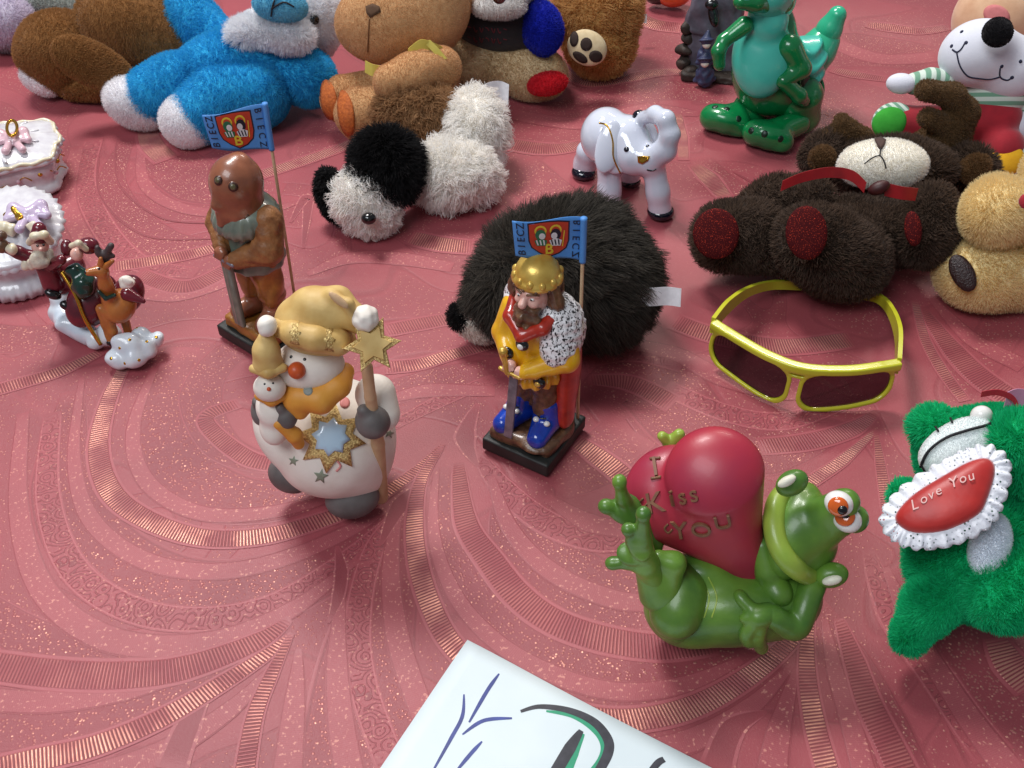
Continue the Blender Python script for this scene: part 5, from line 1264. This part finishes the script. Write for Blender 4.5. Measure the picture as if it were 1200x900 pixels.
furry('ear', [ce(390, 228, 258, 17, 32, 15, 20)], 'jet', (18, 17, 18), (6, 6, 7), pp, 5000, .6, rad=.022, clump=.4, nclump=300, spread=.4, droop=.3)
bead('nose', A(432, 256, 290), (.58, .5, .46), M_NOSEP, pp)
tag_strip(pp, [W(562, 114, 4.6), W(574, 108, 4.7), W(586, 107, 4.5), W(596, 111, 4.2)], 1.7, (.05, .45, .9), M_TAG)
# ---- toy in black shirt
CR1, CR2 = (220, 198, 160), (188, 162, 122)
bs = thing('shirt_plush', 'cream plush toy in black shirt with blue sleeve and red soles', 'plush toy', W(590, 92))
furry('leg', cc((585, 76, 104, 26), (622, 84, 108, 29), (636, 88, 110, 28)), 'cream_tan', CR1, CR2, bs, 18000, .32, rad=.015)
furry('leg', cc((570, 70, 100, 30), (528, 72, 104, 30), (510, 78, 106, 26)), 'cream_tan', CR1, CR2, bs, 18000, .32, rad=.015)
furry('sole', [ce(642, 98, 128, 24, 13, 12, 12)], 'red_sole', (206, 30, 42), (160, 18, 30), bs, 3500, .16)
shirt = blob('shirt', [ce(590, 22, 96, 66, 40, 44, -5)], mat('black_jersey', (22, 18, 22), .85, (12, 10, 12), 200, bump=.3, bscale=900, sheen=.2), bs, .4, .16)
M_RTXT = mat('dark_red_print', (104, 24, 34), .7)
for r_, row in enumerate(((548, 34, 594), (548, 46, 596))):
    for q, u in enumerate(range(row[0], row[2], 7)):
        stroke('print_stroke', shirt, [(u, row[1] + (u - 548) * .06 - 3), (u + 2.5, row[1] + (u - 548) * .06 + (3 if q % 3 else -2)), (u + 4, row[1] + (u - 548) * .06 - 2 + q % 2 * 3)], .05, M_RTXT, shirt, 3)
furry('sleeve_paw', [ce(634, 34, 112, 23, 31, 22, 8)], 'royal_blue', (26, 40, 172), (14, 22, 128), bs, 7000, .22)
hm = furry('head', [ce(582, -18, 104, 44, 34, 36), ce(572, 8, 118, 20, 12, 14), ce(596, 8, 118, 20, 12, 14)], 'muzzle_white', (226, 222, 218), (196, 190, 186), bs, 9000, .25)
bead('nose', A(585, -4, 140), .6, mat('brown_plastic', (70, 34, 26), .2, coat=.5), bs)
# ---- golden bear
gb = thing('golden_bear_plush', 'golden shaggy bear plush with cream paw pad and brown toe pads', 'plush toy', W(700, 82))
GB1, GB2 = (212, 166, 104), (168, 122, 68)
furry('body', [ce(702, 6, 74, 48, 52, 44)], 'golden', GB1, GB2, gb, 12000, .95, clump=.45, nclump=600, curl=.15, rad=.024)
lg = furry('leg', [ce(702, 52, 84, 40, 36, 36)], 'golden', GB1, GB2, gb, 11000, .6, clump=.4, nclump=600, rad=.024, keep=None)
pad = blob('paw_pad', [ce(688, 56, 110, 24, 20, 10, -25)], plush('pad_cream', (214, 196, 160), (196, 174, 136)), gb, .2, .1)
for u, v, a, b, an in ((673, 46, 5, 9, -5), (687, 52, 7, 8, 0), (698, 66, 8, 7, -10), (680, 67, 10, 5, -35)):
    decal('toe_pad', pad, circ(u, v, a, b, an, 14), mat('dark_brown_felt', (46, 30, 24), .9), pad, 2, .05)
tag_strip(gb, [W(744, 22, 2.2), W(750, 21, 2.3), W(758, 22, 2.2)], .9, (0, .5, .86), M_TAG)
# ---- orange toy cut by the frame
ob_ = thing('orange_toy', 'small shiny orange ball toy at the far side of the cloth', 'toy', W(790, 4))
blob('shell', [ce(790, -6, 10, 20, 14, 16)], mat('orange_vinyl', (220, 84, 36), .25, coat=.4), ob_, .2, .14)
blob('cap', [ce(772, -4, 8, 16, 9, 12)], mat('shadow_dark', (50, 26, 24), .3, coat=.4), ob_, .2, .14)  # dark lump stands in for the shadow left of the ball
# ---- white dog doll
def stripes(name, axis, freq, ca, cb):
    g = G(name, .85); freq *= 1.7; ob = g.n('TexCoord').outputs['Object']; d = g.n('VectorMath', operation='DOT_PRODUCT'); g.lk(ob, d.inputs[0]); d.inputs[1].default_value = axis
    w = g.ma('PINGPONG', g.ma('MULTIPLY', d.outputs['Value'], freq), .5)
    g.lk(g.mixc(g.step(w, .2, .3), lin(ca), lin(cb)), g.b.inputs['Base Color']); g.bump(g.noise(ob, 1500, 2), .3, .0003); g.b.inputs['Sheen Weight'].default_value = .2
    return g.m
SA, SB = (112, 158, 132), (206, 220, 208)
M_VELV = mat('white_velour', (226, 228, 238), .85, (216, 218, 230), 80, sheen=.3, bump=.2, bscale=1500)
M_RVEL = mat('red_velour', (176, 26, 44), .85, (146, 16, 34), 90, sheen=.3, bump=.2, bscale=1500)
wd_ = thing('dog_doll', 'white velour dog doll with black nose, green striped shirt and red trousers', 'plush toy', W(1150, 170))
dh = blob('head', [ce(1146, 62, 168, 44, 38, 36, 10), ce(1178, 78, 170, 42, 38, 34, -30)], M_VELV, wd_, .8, .15)
furry('nose', [ce(1167, 38, 190, 17, 17, 15)], 'black_velour', (16, 14, 18), (8, 8, 10), wd_, 3000, .1)
for q in (((1116, 58), (1121, 61), (1126, 58), (1131, 50)), ((1121, 61), (1125, 77), (1134, 89), (1147, 92)), ((1147, 92), (1160, 93), (1172, 90)), ((1172, 80), (1172, 90), (1180, 94), (1186, 91))): stroke('smile_stitch', dh, q, .07, mat('navy_thread', (34, 38, 66), .8), dh, 5)
for u, v in ((1127, 37), (1115, 54), (1132, 50), (1174, 78), (1186, 91), (1196, 72)): bead_on('stitch_dot', dh, u, v, .16, MATS['navy_thread'], dh)
blob('sleeve', cc((1108, 94, 172, 13), (1090, 94, 172, 14), (1072, 98, 172, 13)), stripes('green_white_stripe_sleeve', (1, 0, -.15), 75, SA, SB), wd_, .2, .12)
blob('hand', [ce(1056, 98, 173, 17, 12, 12, -10)], M_VELV, wd_, .2, .12)
blob('shirt', [ce(1160, 112, 172, 42, 30, 28)], stripes('green_white_stripe_shirt', (0, .5, .86), 85, SA, SB), wd_, .2, .14)
blob('sleeve', cc((1196, 112, 176, 12), (1206, 132, 180, 12)), stripes('green_white_stripe_cuff', (0, .5, .86), 85, SA, SB), wd_, .2, .12)
blob('hand', [ce(1198, 146, 186, 13, 16, 12)], M_VELV, wd_, .2, .12)
blob('trousers', [ce(1148, 140, 178, 46, 30, 30)] + cc((1120, 144, 178, 24), (1085, 148, 182, 22), (1056, 144, 182, 21)) + cc((1165, 160, 186, 24), (1178, 172, 200, 22)), M_RVEL, wd_, .5, .15)
G1 = mat('green_felt', (58, 168, 52), .9, (44, 146, 40), 120, bump=.3, bscale=1200); Y1 = mat('yellow_felt', (240, 184, 30), .9, (222, 160, 22), 120, bump=.3, bscale=1200)
for u, v, vg, mt, r in ((1042, 142, 184, G1, 23), (1178, 186, 206, Y1, 24)):
    sl = blob('striped_welt', [ce(u + 3, v - 1, vg, r, r * .88, 9, 20)], stripes('green_white_welt', (.7, .3, .6), 120, SA, SB), wd_, .1, .11)
    blob('sole', [ce(u, v + 2, vg + 4, r * .86, r * .78, 9, 20)], mt, wd_, .1, .11)
# ---- peach toy behind the doll
pc = thing('peach_plush', 'peach plush toy with pink patch lying behind the white dog doll', 'plush toy', W(1175, 80))
pb = blob('body', [ce(1172, 18, 78, 54, 48, 44, 20)], mat('peach_velour', (226, 186, 150), .85, (208, 162, 126), 90, sheen=.3, bump=.2, bscale=1500), pc, .4, .16)
decal('cheek_patch', pb, circ(1168, 18, 16, 12, -20), mat('pink_felt', (212, 128, 128), .9), pb, 3, .06)
# ---- dark bear with antlers
K1, K2 = (76, 60, 49), (38, 29, 24)
db_ = thing('dark_bear_plush', 'dark brown plush bear with antlers, cream muzzle and red ribbon lying down', 'plush toy', W(1000, 318))
fk = dict(rad=.024, clump=.3, spread=.4)
hd_ = furry('head', [ce(1042, 198, 252, 72, 34, 44, -4)], 'umber', K1, K2, db_, 15000, .6, nclump=900, **fk)
furry('body', [ce(1014, 272, 312, 82, 40, 50, -6)], 'umber', K1, K2, db_, 17000, .6, nclump=1000, **fk)
furry('ear', [ce(968, 180, 240, 28, 25, 14, 30)], 'umber', K1, K2, db_, 4000, .6, nclump=300, **fk)
furry('ear', [ce(1138, 198, 246, 30, 27, 14, -20)], 'umber', K1, K2, db_, 4500, .6, nclump=300, **fk)
furry('inner_ear', [ce(962, 186, 260, 15, 14, 8)], 'cocoa', (92, 66, 40), (64, 44, 26), db_, 1800, .2)
furry('inner_ear', [ce(1142, 198, 266, 18, 15, 8, 30)], 'cocoa', (92, 66, 40), (64, 44, 26), db_, 2200, .2)
C1, C2 = (92, 68, 42), (62, 44, 26)
furry('antler', cc((1078, 176, 222, 19), (1112, 158, 220, 22), (1128, 132, 218, 17), (1116, 112, 218, 14), (1086, 106, 220, 12)) + cc((1112, 150, 224, 15), (1088, 138, 226, 12)), 'cocoa_knit', C1, C2, db_, 14000, .18, .5, .14, rad=.02, spread=.6)
furry('antler', cc((1010, 164, 236, 14), (990, 154, 234, 12), (968, 160, 234, 9)) + cc((994, 156, 236, 10), (986, 143, 234, 8)), 'cocoa_knit', C1, C2, db_, 5000, .18, .4, .12, rad=.02, spread=.6)
mz_ = furry('muzzle', [ce(1035, 192, 286, 48, 27, 26, -3)], 'cream_muzzle', (255, 252, 244), (244, 238, 224), db_, 14000, .28, rad=.017)
decal('nose', mz_, [(1025, 166), (1032, 164), (1038, 167), (1036, 172), (1032, 177), (1028, 172)], mat('nose_brown_felt', (74, 52, 46), .8), mz_, 2, .26)
stroke('mouth_stitch', mz_, [(1032, 176), (1031, 184)], .05, M_THREAD, mz_, lift=.26)
stroke('mouth_stitch', mz_, [(1014, 192), (1023, 186), (1031, 184), (1036, 190), (1038, 197)], .05, M_THREAD, mz_, lift=.26)
furry('leg', cc((925, 288, 330, 30), (880, 278, 328, 36), (852, 276, 328, 39)), 'umber', K1, K2, db_, 12000, .55, nclump=700, **fk)
furry('leg', cc((1005, 306, 348, 40), (972, 296, 350, 44), (950, 284, 350, 44)), 'umber', K1, K2, db_, 14000, .55, nclump=700, **fk)
def glit_mat():
    g = G('red_glitter_cloth', .8); g.b.inputs['Specular IOR Level'].default_value = .15; ob = g.n('TexCoord').outputs['Object']
    d = g.step(g.noise(ob, 1700, 1), .6, .78)
    g.lk(g.mixc(d, lin((64, 6, 11)), lin((226, 82, 58))), g.b.inputs['Base Color']); g.lk(g.ma('MULTIPLY', d, .7), g.b.inputs['Metallic']); g.bump(g.noise(ob, 1400, 2), .5, .0003)
    return g.m
M_RGL = glit_mat()
blob('sole', [ce(839, 274, 357, 27, 30, 6, 6)], M_RGL, db_, .1, .1)
blob('sole', [ce(945, 273, 388, 24, 32, 6, 4)], M_RGL, db_, .1, .1)
furry('arm', cc((1090, 246, 322, 28), (1090, 266, 330, 32), (1084, 280, 338, 31)), 'umber', K1, K2, db_, 11000, .55, nclump=600, **fk)
blob('paw_pad', [ce(1070, 268, 368, 10, 21, 5, 6)], M_RGL, db_, .1, .1)
furry('arm', cc((950, 236, 300, 26), (905, 240, 296, 26), (885, 244, 296, 22)), 'umber', K1, K2, db_, 8000, .55, nclump=400, **fk)
RB = mat('red_satin_ribbon', (172, 28, 34), .4, (132, 16, 24), 80)
ribbon('neck_ribbon', [A(916, 218, 330), A(940, 208, 328), A(972, 202, 326), A(998, 206, 330), A(1014, 220, 336)], .75, (.1, .3, 1), .06, RB, db_)
ribbon('neck_ribbon', [A(1038, 222, 340), A(1056, 226, 340), A(1074, 228, 336)], .9, (.1, .3, 1), .06, RB, db_)
blob('bow_knot', [ce(1030, 220, 342, 13, 8, 8, 20)], mat('dark_red_satin', (62, 14, 16), .5), db_, .1, .1)
tag_strip(db_, [W(918, 322, .9), W(928, 328, .6), W(936, 334, .3)], .8, (.6, .6, .3), M_TAG)
# ---- cream bear at the edge
ct = thing('cream_bear_plush', 'cream yellow plush bear with dark glitter soles next to the dark bear', 'plush toy', W(1190, 340))
E1, E2 = (244, 226, 174), (222, 198, 142)
furry('body', [ce(1222, 275, 338, 48, 76, 50)], 'butter', E1, E2, ct, 18000, .4, rad=.018)
furry('head', [ce(1242, 202, 305, 44, 40, 40)], 'butter', E1, E2, ct, 12000, .4, rad=.018)
furry('arm', cc((1200, 250, 338, 32), (1168, 250, 345, 36), (1162, 252, 346, 34)), 'butter', E1, E2, ct, 17000, .4, rad=.018)
furry('leg', cc((1195, 322, 352, 38), (1155, 316, 352, 42), (1140, 318, 353, 40)), 'butter', E1, E2, ct, 18000, .4, rad=.018)
blob('sole', [ce(1128, 320, 374, 13, 24, 5, 25)], mat('dark_glitter_cloth', (48, 22, 20), .4, (26, 12, 12), 800, bump=.8, bscale=800), ct, .1, .1)
blob('red_patch', [ce(1202, 236, 372, 8, 9, 4)], M_RVEL, ct, .1, .1)
# ---- green frog plush with heart cushion
F1, F2 = (24, 200, 128), (6, 142, 86)
gf = thing('green_frog_plush', 'bright green plush frog with stitched grin holding lace edged red heart', 'plush toy', W(1135, 715))
fg_ = dict(rad=.019, clump=.35, spread=.35)
gh = furry('head', [ce(1138, 534, 620, 60, 52, 52, 10), ce(1172, 524, 612, 48, 46, 46)], 'green', F1, F2, gf, 34000, .45, nclump=1200, **fg_)
mo = furry('mouth_patch', [ce(1122, 524, 658, 46, 30, 22, 35)], 'mint_white', (244, 248, 246), (224, 232, 232), gf, 18000, .09, rad=.012)
stroke('grin_stitch', mo, [(1081, 546), (1090, 529), (1110, 514), (1135, 505), (1156, 499), (1162, 494)], .08, M_THREAD, mo, lift=.14)
for q in (((1098, 502), (1101, 507)), ((1115, 492), (1117, 497)), ((1086, 552), (1082, 545))): stroke('stitch_tick', mo, q, .06, M_THREAD, mo, lift=.12)
gbod = furry('body', [ce(1136, 650, 712, 64, 70, 66), ce(1195, 655, 714, 66, 72, 66)], 'green', F1, F2, gf, 42000, .5, k=1.2, nclump=1500, **fg_)
furry('leg', cc((1116, 692, 750, 25), (1088, 716, 764, 22), (1066, 742, 774, 19)), 'green', F1, F2, gf, 18000, .55, nclump=700, **fg_)
furry('leg', cc((1170, 690, 760, 44), (1215, 680, 760, 44)), 'green', F1, F2, gf, 12000, .55, nclump=700, **fg_)
furry('arm', cc((1216, 560, 664, 34), (1202, 540, 668, 31), (1192, 518, 668, 28)), 'green', F1, F2, gf, 12000, .55, nclump=600, **fg_)
furry('arm', cc((1090, 595, 690, 20), (1064, 585, 690, 14), (1054, 576, 690, 11)), 'green', F1, F2, gf, 7000, .5, nclump=400, **fg_)
bv = vg_of(hit(gbod, 1160, 645)[0])
furry('belly_patch', [ce(1160, 640, bv, 22, 40, 14, -12), ce(1154, 660, bv + 1, 18, 20, 12)], 'grey_white', (240, 243, 248), (222, 228, 236), gf, 16000, .14, rad=.012)
furry('eye_bump', [ce(1098, 500, 610, 24, 24, 22)], 'green', F1, F2, gf, 4000, .5, nclump=200, **fg_)
bead('eye', A(1150, 487, 640), (.55, .5, .55), M_WHITE, gf)
# cushion
outl = spline(np.array([(1057, 603), (1076, 580), (1110, 557), (1136, 542), (1155, 538), (1163, 550), (1155, 580), (1144, 599), (1113, 616), (1083, 621), (1064, 616)], float), 6, True)
cp = hit(gbod, 1118, 596)[0]; cp = A(1112, 584, vg_of(cp) + 26); ck = ppc(cp); cM = camaxes(1112, 584)
# the cushion leans back: its face is turned up a little from the viewer's sight line
tl = math.radians(14); fx, fy = cM[0], math.cos(tl) * cM[1] + math.sin(tl) * cM[2]; fz = np.cross(fx, fy)
cen = outl.mean(0); outl = cen + (outl - cen) * [1.04, 1.1]; L = len(outl)
def cpt(t, i, h): q = (outl[i] - cen) * t; return cp + (fx * q[0] - fy * q[1] / math.cos(tl)) / ck + fz * h
V, F = [], []
prof = [(1.0, 0), (.94, .26), (.82, .42), (.6, .55), (.35, .62), (.08, .65)]
rows = [(t, h) for t, h in prof[::-1]] + [(t, -h * .8) for t, h in prof[1:]]
for t, h in rows:
    for i in range(L): V.append(cpt(t, i, h))
for r_ in range(len(rows) - 1):
    for i in range(L): F.append([r_ * L + i, (r_ + 1) * L + i, (r_ + 1) * L + (i + 1) % L, r_ * L + (i + 1) % L])
F += [list(range(L)), list(range((len(rows) - 1) * L, len(rows) * L))[::-1]]
cu_ = put('heart_cushion', V, F, mat('red_satin', (192, 42, 34), .42, (158, 26, 26), 50, sheen=.3, bump=.3, bscale=90), gf)
g = G('white_lace', .7); ob = g.n('TexCoord').outputs['Object']
hole = g.ma('MULTIPLY', g.ma('SUBTRACT', 1.0, g.step(g.vor(ob, 520), .2, .36)), g.step(g.noise(ob, 160, 1), .36, .5))
g.b.inputs['Base Color'].default_value = (.78, .8, .86, 1); g.lk(g.ma('SUBTRACT', 1.0, hole), g.b.inputs['Alpha']); g.bump(g.vor(ob, 420), .6, .0005)
V, F = [], []; NL = 260; NW = 7
ol = np.array([np.interp(np.arange(NL) / NL * L, np.arange(L + 1), np.append(outl[:, k], outl[0, k])) for k in (0, 1)]).T
nr = np.roll(ol, -4, 0) - np.roll(ol, 4, 0); nr = np.stack([-nr[:, 1], nr[:, 0]], 1); nr /= np.linalg.norm(nr, axis=1)[:, None]
if ((nr * (ol - cen)).sum(1)).mean() < 0: nr = -nr
for i in range(NL):
    a = 2 * math.pi * i / NL
    for j in range(NW):
        t = j / (NW - 1); q = ol[i] - cen + nr[i] * (-2 + (16 + 4 * abs(math.sin(13 * a + .4 * math.sin(3 * a)))) * t)
        V.append(cp + (fx * q[0] - fy * q[1] / math.cos(tl)) / ck + fz * (0.05 + t * (.12 * math.sin(26 * a + 1.3 * math.sin(5 * a)) + .07 * math.sin(47 * a + 1 + math.sin(3 * a))) - .3 * t * t))
for i in range(NL):
    for j in range(NW - 1): k2 = (i + 1) % NL; F.append([i * NW + j, i * NW + j + 1, k2 * NW + j + 1, k2 * NW + j])
lc = put('lace_ruffle', V, F, g.m, cu_)
so_ = lc.modifiers.new('thickness', 'SOLIDIFY'); so_.thickness = .0003
M_PT = mat('pale_print', (236, 190, 184), .6)
for k, (ch, u, v) in enumerate((('L', 1076, 588), ('o', 1086, 581), ('v', 1094, 576), ('e', 1102, 571), ('Y', 1118, 561), ('o', 1128, 556), ('u', 1137, 553))):
    q = np.array([u, v]) - cen; t_ = 0.72
    an = math.radians(24); ax = fx * math.cos(an) + fy * math.sin(an); ay = -fx * math.sin(an) + fy * math.cos(an)
    i_ = int(np.argmin([abs(math.atan2(*((outl[i] - cen)[::-1])) - math.atan2(q[1], q[0])) for i in range(L)]))
    rr = np.linalg.norm(q) / np.linalg.norm(outl[i_] - cen); hh = np.interp(rr, [p_[0] for p_ in prof[::-1]], [p_[1] for p_ in prof[::-1]])
    letter(ch, 'printed_letter', cp + (fx * q[0] - fy * q[1] / math.cos(tl)) / ck + fz * (hh + .14) - fy * .3, ax, ay, .72 if ch.isupper() else .66, M_PT, cu_, True, .05, shear=.25)
tag_strip(gf, [A(1178, 470, 600), A(1190, 466, 596), A(1206, 468, 594)], 1.1, (0, .3, 1), mat('pink_card', (226, 160, 196), .5), 'hang_tag')
ribbon('tag_ribbon', [A(1150, 462, 600), A(1170, 460, 598), A(1188, 468, 600), A(1195, 484, 606)], .35, (0, .3, 1), .04, mat('red_organza', (190, 40, 60), .5), gf)
# ------------------------------------------------------------------ yellow sunglasses
sg = thing('sunglasses', 'bright yellow plastic sunglasses with dark lenses lying open on the cloth', 'sunglasses', W(945, 450))
M_YELP = mat('yellow_plastic', (200, 198, 54), 0.22, (188, 188, 44), 30, coat=0.4)
ZT = 3.4
trk = spline(np.array([W(835, 376, ZT)[:2], W(868, 397, ZT)[:2], W(905, 417, ZT)[:2], W(945, 430, ZT)[:2], W(1000, 432, ZT)[:2], W(1056, 424, ZT)[:2]]), 20)
sl_ = np.concatenate([[0], np.cumsum(np.linalg.norm(np.diff(trk, axis=0), axis=1))]); SW = sl_[-1]
def on_track(s_, z, d):
    x = np.interp(s_, sl_, trk[:, 0]); y = np.interp(s_, sl_, trk[:, 1])
    e_ = .08; tx = np.interp(s_ + e_, sl_, trk[:, 0]) - np.interp(s_ - e_, sl_, trk[:, 0]); ty = np.interp(s_ + e_, sl_, trk[:, 1]) - np.interp(s_ - e_, sl_, trk[:, 1])
    ln = np.sqrt(tx * tx + ty * ty) + 1e-9
    lean = -.10 * (ZT - z)                    # lower rim sits a little nearer the viewer's side
    return np.stack([x + ty / ln * (d - lean), y - tx / ln * (d - lean), z], -1)
def lens2d(P, grow):
    best = None
    for c_, sgn in ((SW * .25, 1), (SW * .75, -1)):
        x = (P[..., 0] - c_) * sgn; z = P[..., 2] - 1.72
        hx, hz, r_ = SW * .212 + grow, 1.34 + .05 * x + grow, 1.1 + grow * .6
        qx, qz = np.abs(x) - (hx - r_), np.abs(z + .06 * x) - (hz - r_)
        d = np.sqrt(np.maximum(qx, 0) ** 2 + np.maximum(qz, 0) ** 2) + np.minimum(np.maximum(qx, qz), 0) - r_
        best = d if best is None else np.minimum(best, d)
    return best
def frame_sdf(P):
    out = lens2d(P, .28)
    bar = np.maximum(np.abs(P[..., 2] - 3.16) - .32, np.maximum(-P[..., 0] + .05, P[..., 0] - SW + .05))
    brd = np.maximum(np.abs(P[..., 2] - 2.55) - .12, np.abs(P[..., 0] - SW / 2) - 1.0)
    d2 = smin(smin(out, bar, .2), brd, .1)
    d2 = np.maximum(d2, -lens2d(P, 0))
    thk = .17 + .16 * np.clip((P[..., 2] - 2.5) / .6, 0, 1)
    w = np.stack([d2 + .08, np.abs(P[..., 1]) - thk + .08], -1)
    return np.sqrt((np.maximum(w, 0) ** 2).sum(-1)) + np.minimum(w.max(-1), 0) - .08
lo = np.array([-.4, -.6, -.2]); rs = .075; n_ = np.ceil((np.array([SW + .4, .6, 4.0]) - lo) / rs).astype(int)
gr = np.stack(np.meshgrid(*[lo[i] + rs * np.arange(n_[i]) for i in range(3)], indexing='ij'), -1)
V, F = nets(frame_sdf(gr), lo, rs)
put('frame_front', on_track(V[:, 0], np.maximum(V[:, 2], .02), V[:, 1]), F[:, ::-1], M_YELP, sg)
g = G('dark_lens', .05)
tr = g.n('BsdfTransparent'); tr.inputs[0].default_value = (.10, .062, .08, 1); gl = g.n('BsdfGlossy'); gl.inputs['Roughness'].default_value = .05
mx = g.n('MixShader'); mx.inputs[0].default_value = .05; g.lk(tr.outputs[0], mx.inputs[1]); g.lk(gl.outputs[0], mx.inputs[2]); g.lk(mx.outputs[0], g.N['Material Output'].inputs['Surface'])
for c_ in (SW * .25, SW * .75):
    V, F = [], []; n1, n2 = 90, 44
    for i in range(n1 + 1):
        for j in range(n2 + 1):
            V.append([c_ + (i / n1 - .5) * SW * .47, 0.0 , .2 + 3.0 * j / n2])
    V = np.array(V); keep_ = lens2d(V, .10) < 0
    for i in range(n1):
        for j in range(n2):
            a = i * (n2 + 1) + j; q = [a, a + 1, a + n2 + 2, a + n2 + 1]
            if keep_[q].all(): F.append(q)
    us = sorted({x for f_ in F for x in f_}); mp = {x: i for i, x in enumerate(us)}
    put('lens', on_track(V[us, 0], V[us, 2], V[us, 1]), [[mp[x] for x in f_] for f_ in F], g.m, sg)
def temple(pts):
    ribbon('temple', pts, [1.25, 1.15, .8, .7, .8], (0, .12, 1), .28, M_YELP, sg)
tl0 = on_track(np.array([.12]), np.array([3.0]), np.array([0.]))[0]; tr0 = on_track(np.array([SW - .12]), np.array([3.0]), np.array([0.]))[0]
temple([tl0 + [0, .1, 0], W(852, 360, 2.8), W(876, 342, 2.2), W(905, 334, 1.2), W(940, 334, .45)])
temple([tr0 + [0, .1, 0], W(1053, 392, 2.9), W(1044, 365, 2.3), W(1030, 350, 1.3), W(1005, 344, .45)])
for p_ in (tl0 + [.35, .35, .1], tr0 + [-.35, .35, .1]): bead('hinge_screw', p_, .17, M_YELP, sg)
# ------------------------------------------------------------------ handwritten sheet
pa = thing('paper_sign', 'white paper sheet with blue and black hand lettering lying on the cloth', 'paper', W(548, 755))
c0 = W(548, 755)[:2]; ea = W(447, 900)[:2] - c0; ea /= np.linalg.norm(ea); eb_ = W(830, 900)[:2] - c0; eb_ -= ea * (eb_ @ ea); eb_ /= np.linalg.norm(eb_)
zpap = lambda a, b: 0.09 + .35 * math.exp(-(a * a + b * b) / 30) + .0012 * a * 1.0 + .07 * math.sin(a * .25) * math.sin(b * .2 + .5) ** 2
V, F = [], []; na, nb = 24, 32
for lay in (0, -.03):
    for i in range(na + 1):
        for j in range(nb + 1):
            q = c0 + ea * 21 * i / na + eb_ * 29.7 * j / nb; V.append([q[0], q[1], zpap(21 * i / na, 29.7 * j / nb) + lay])
m_ = nb + 1; H = (na + 1) * m_
for i in range(na):
    for j in range(nb):
        a = i * m_ + j; F += [[a, a + m_, a + m_ + 1, a + 1], [H + a, H + a + 1, H + a + m_ + 1, H + a + m_]]
rim = [i * m_ for i in range(na + 1)] + [na * m_ + j for j in range(1, m_)] + [i * m_ + nb for i in range(na - 1, -1, -1)] + [j for j in range(nb - 1, 0, -1)]
for a, b in zip(rim, rim[1:] + rim[:1]): F.append([a, a + H, b + H, b])
put('sheet', V, F, mat('white_paper', (216, 227, 230), .65, (210, 222, 226), 40), pa)
IB = mat('blue_pen_ink', (54, 72, 150), .5, (34, 46, 110), 120); IK = mat('black_marker', (34, 36, 44), .5, (60, 60, 70), 250); IG = mat('green_marker', (42, 158, 118), .5)
def ink(name, px, w, mt, lift):
    P = spline(np.array([W(u, v)[:2] for u, v in px]), 10); ww = np.interp(np.linspace(0, 1, len(P)), np.linspace(0, 1, len(w)), w) / 2
    T = np.gradient(P, axis=0); T /= np.linalg.norm(T, axis=1)[:, None]; Nn = np.stack([-T[:, 1], T[:, 0]], 1); V, F = [], []
    for i in range(len(P)):
        for sg_ in (-1, 0, 1):
            q = P[i] + Nn[i] * ww[i] * sg_; r_ = q - c0; V.append([q[0], q[1], zpap(r_ @ ea, r_ @ eb_) + lift])
    for i in range(len(P) - 1):
        for j in range(2): F.append([3 * i + j, 3 * i + j + 1, 3 * i + j + 4, 3 * i + j + 3][::-1])
    put(name, V, F, mt, pa)
for px in (((544, 818), (542, 843), (529, 868), (508, 905)), ((585, 794), (571, 814), (550, 850)), ((542, 864), (567, 848), (600, 845)), ((565, 872), (552, 886), (535, 906))): ink('pen_stroke', px, [.08, .2, .2, .1], IB, .012)
ink('marker_shadow', ((640, 836), (672, 841), (698, 856), (709, 874), (706, 892), (690, 912)), [.1, .3, .5, .5, .5, .4], IG, .010)
ink('marker_stroke', ((610, 837), (633, 831), (667, 835), (696, 848), (712, 868), (712, 885), (700, 908)), [.15, .25, .35, .45, .5, .5, .45], IK, .016)
ink('marker_shadow', ((684, 862), (672, 885), (662, 912)), [.1, .5, .5], IG, .010)
ink('marker_stroke', ((681, 858), (668, 878), (648, 912)), [.25, .6, .6], IK, .016)
ink('marker_stroke', ((778, 891), (770, 896), (755, 915)), [.3, .35, .3], IK, .016)
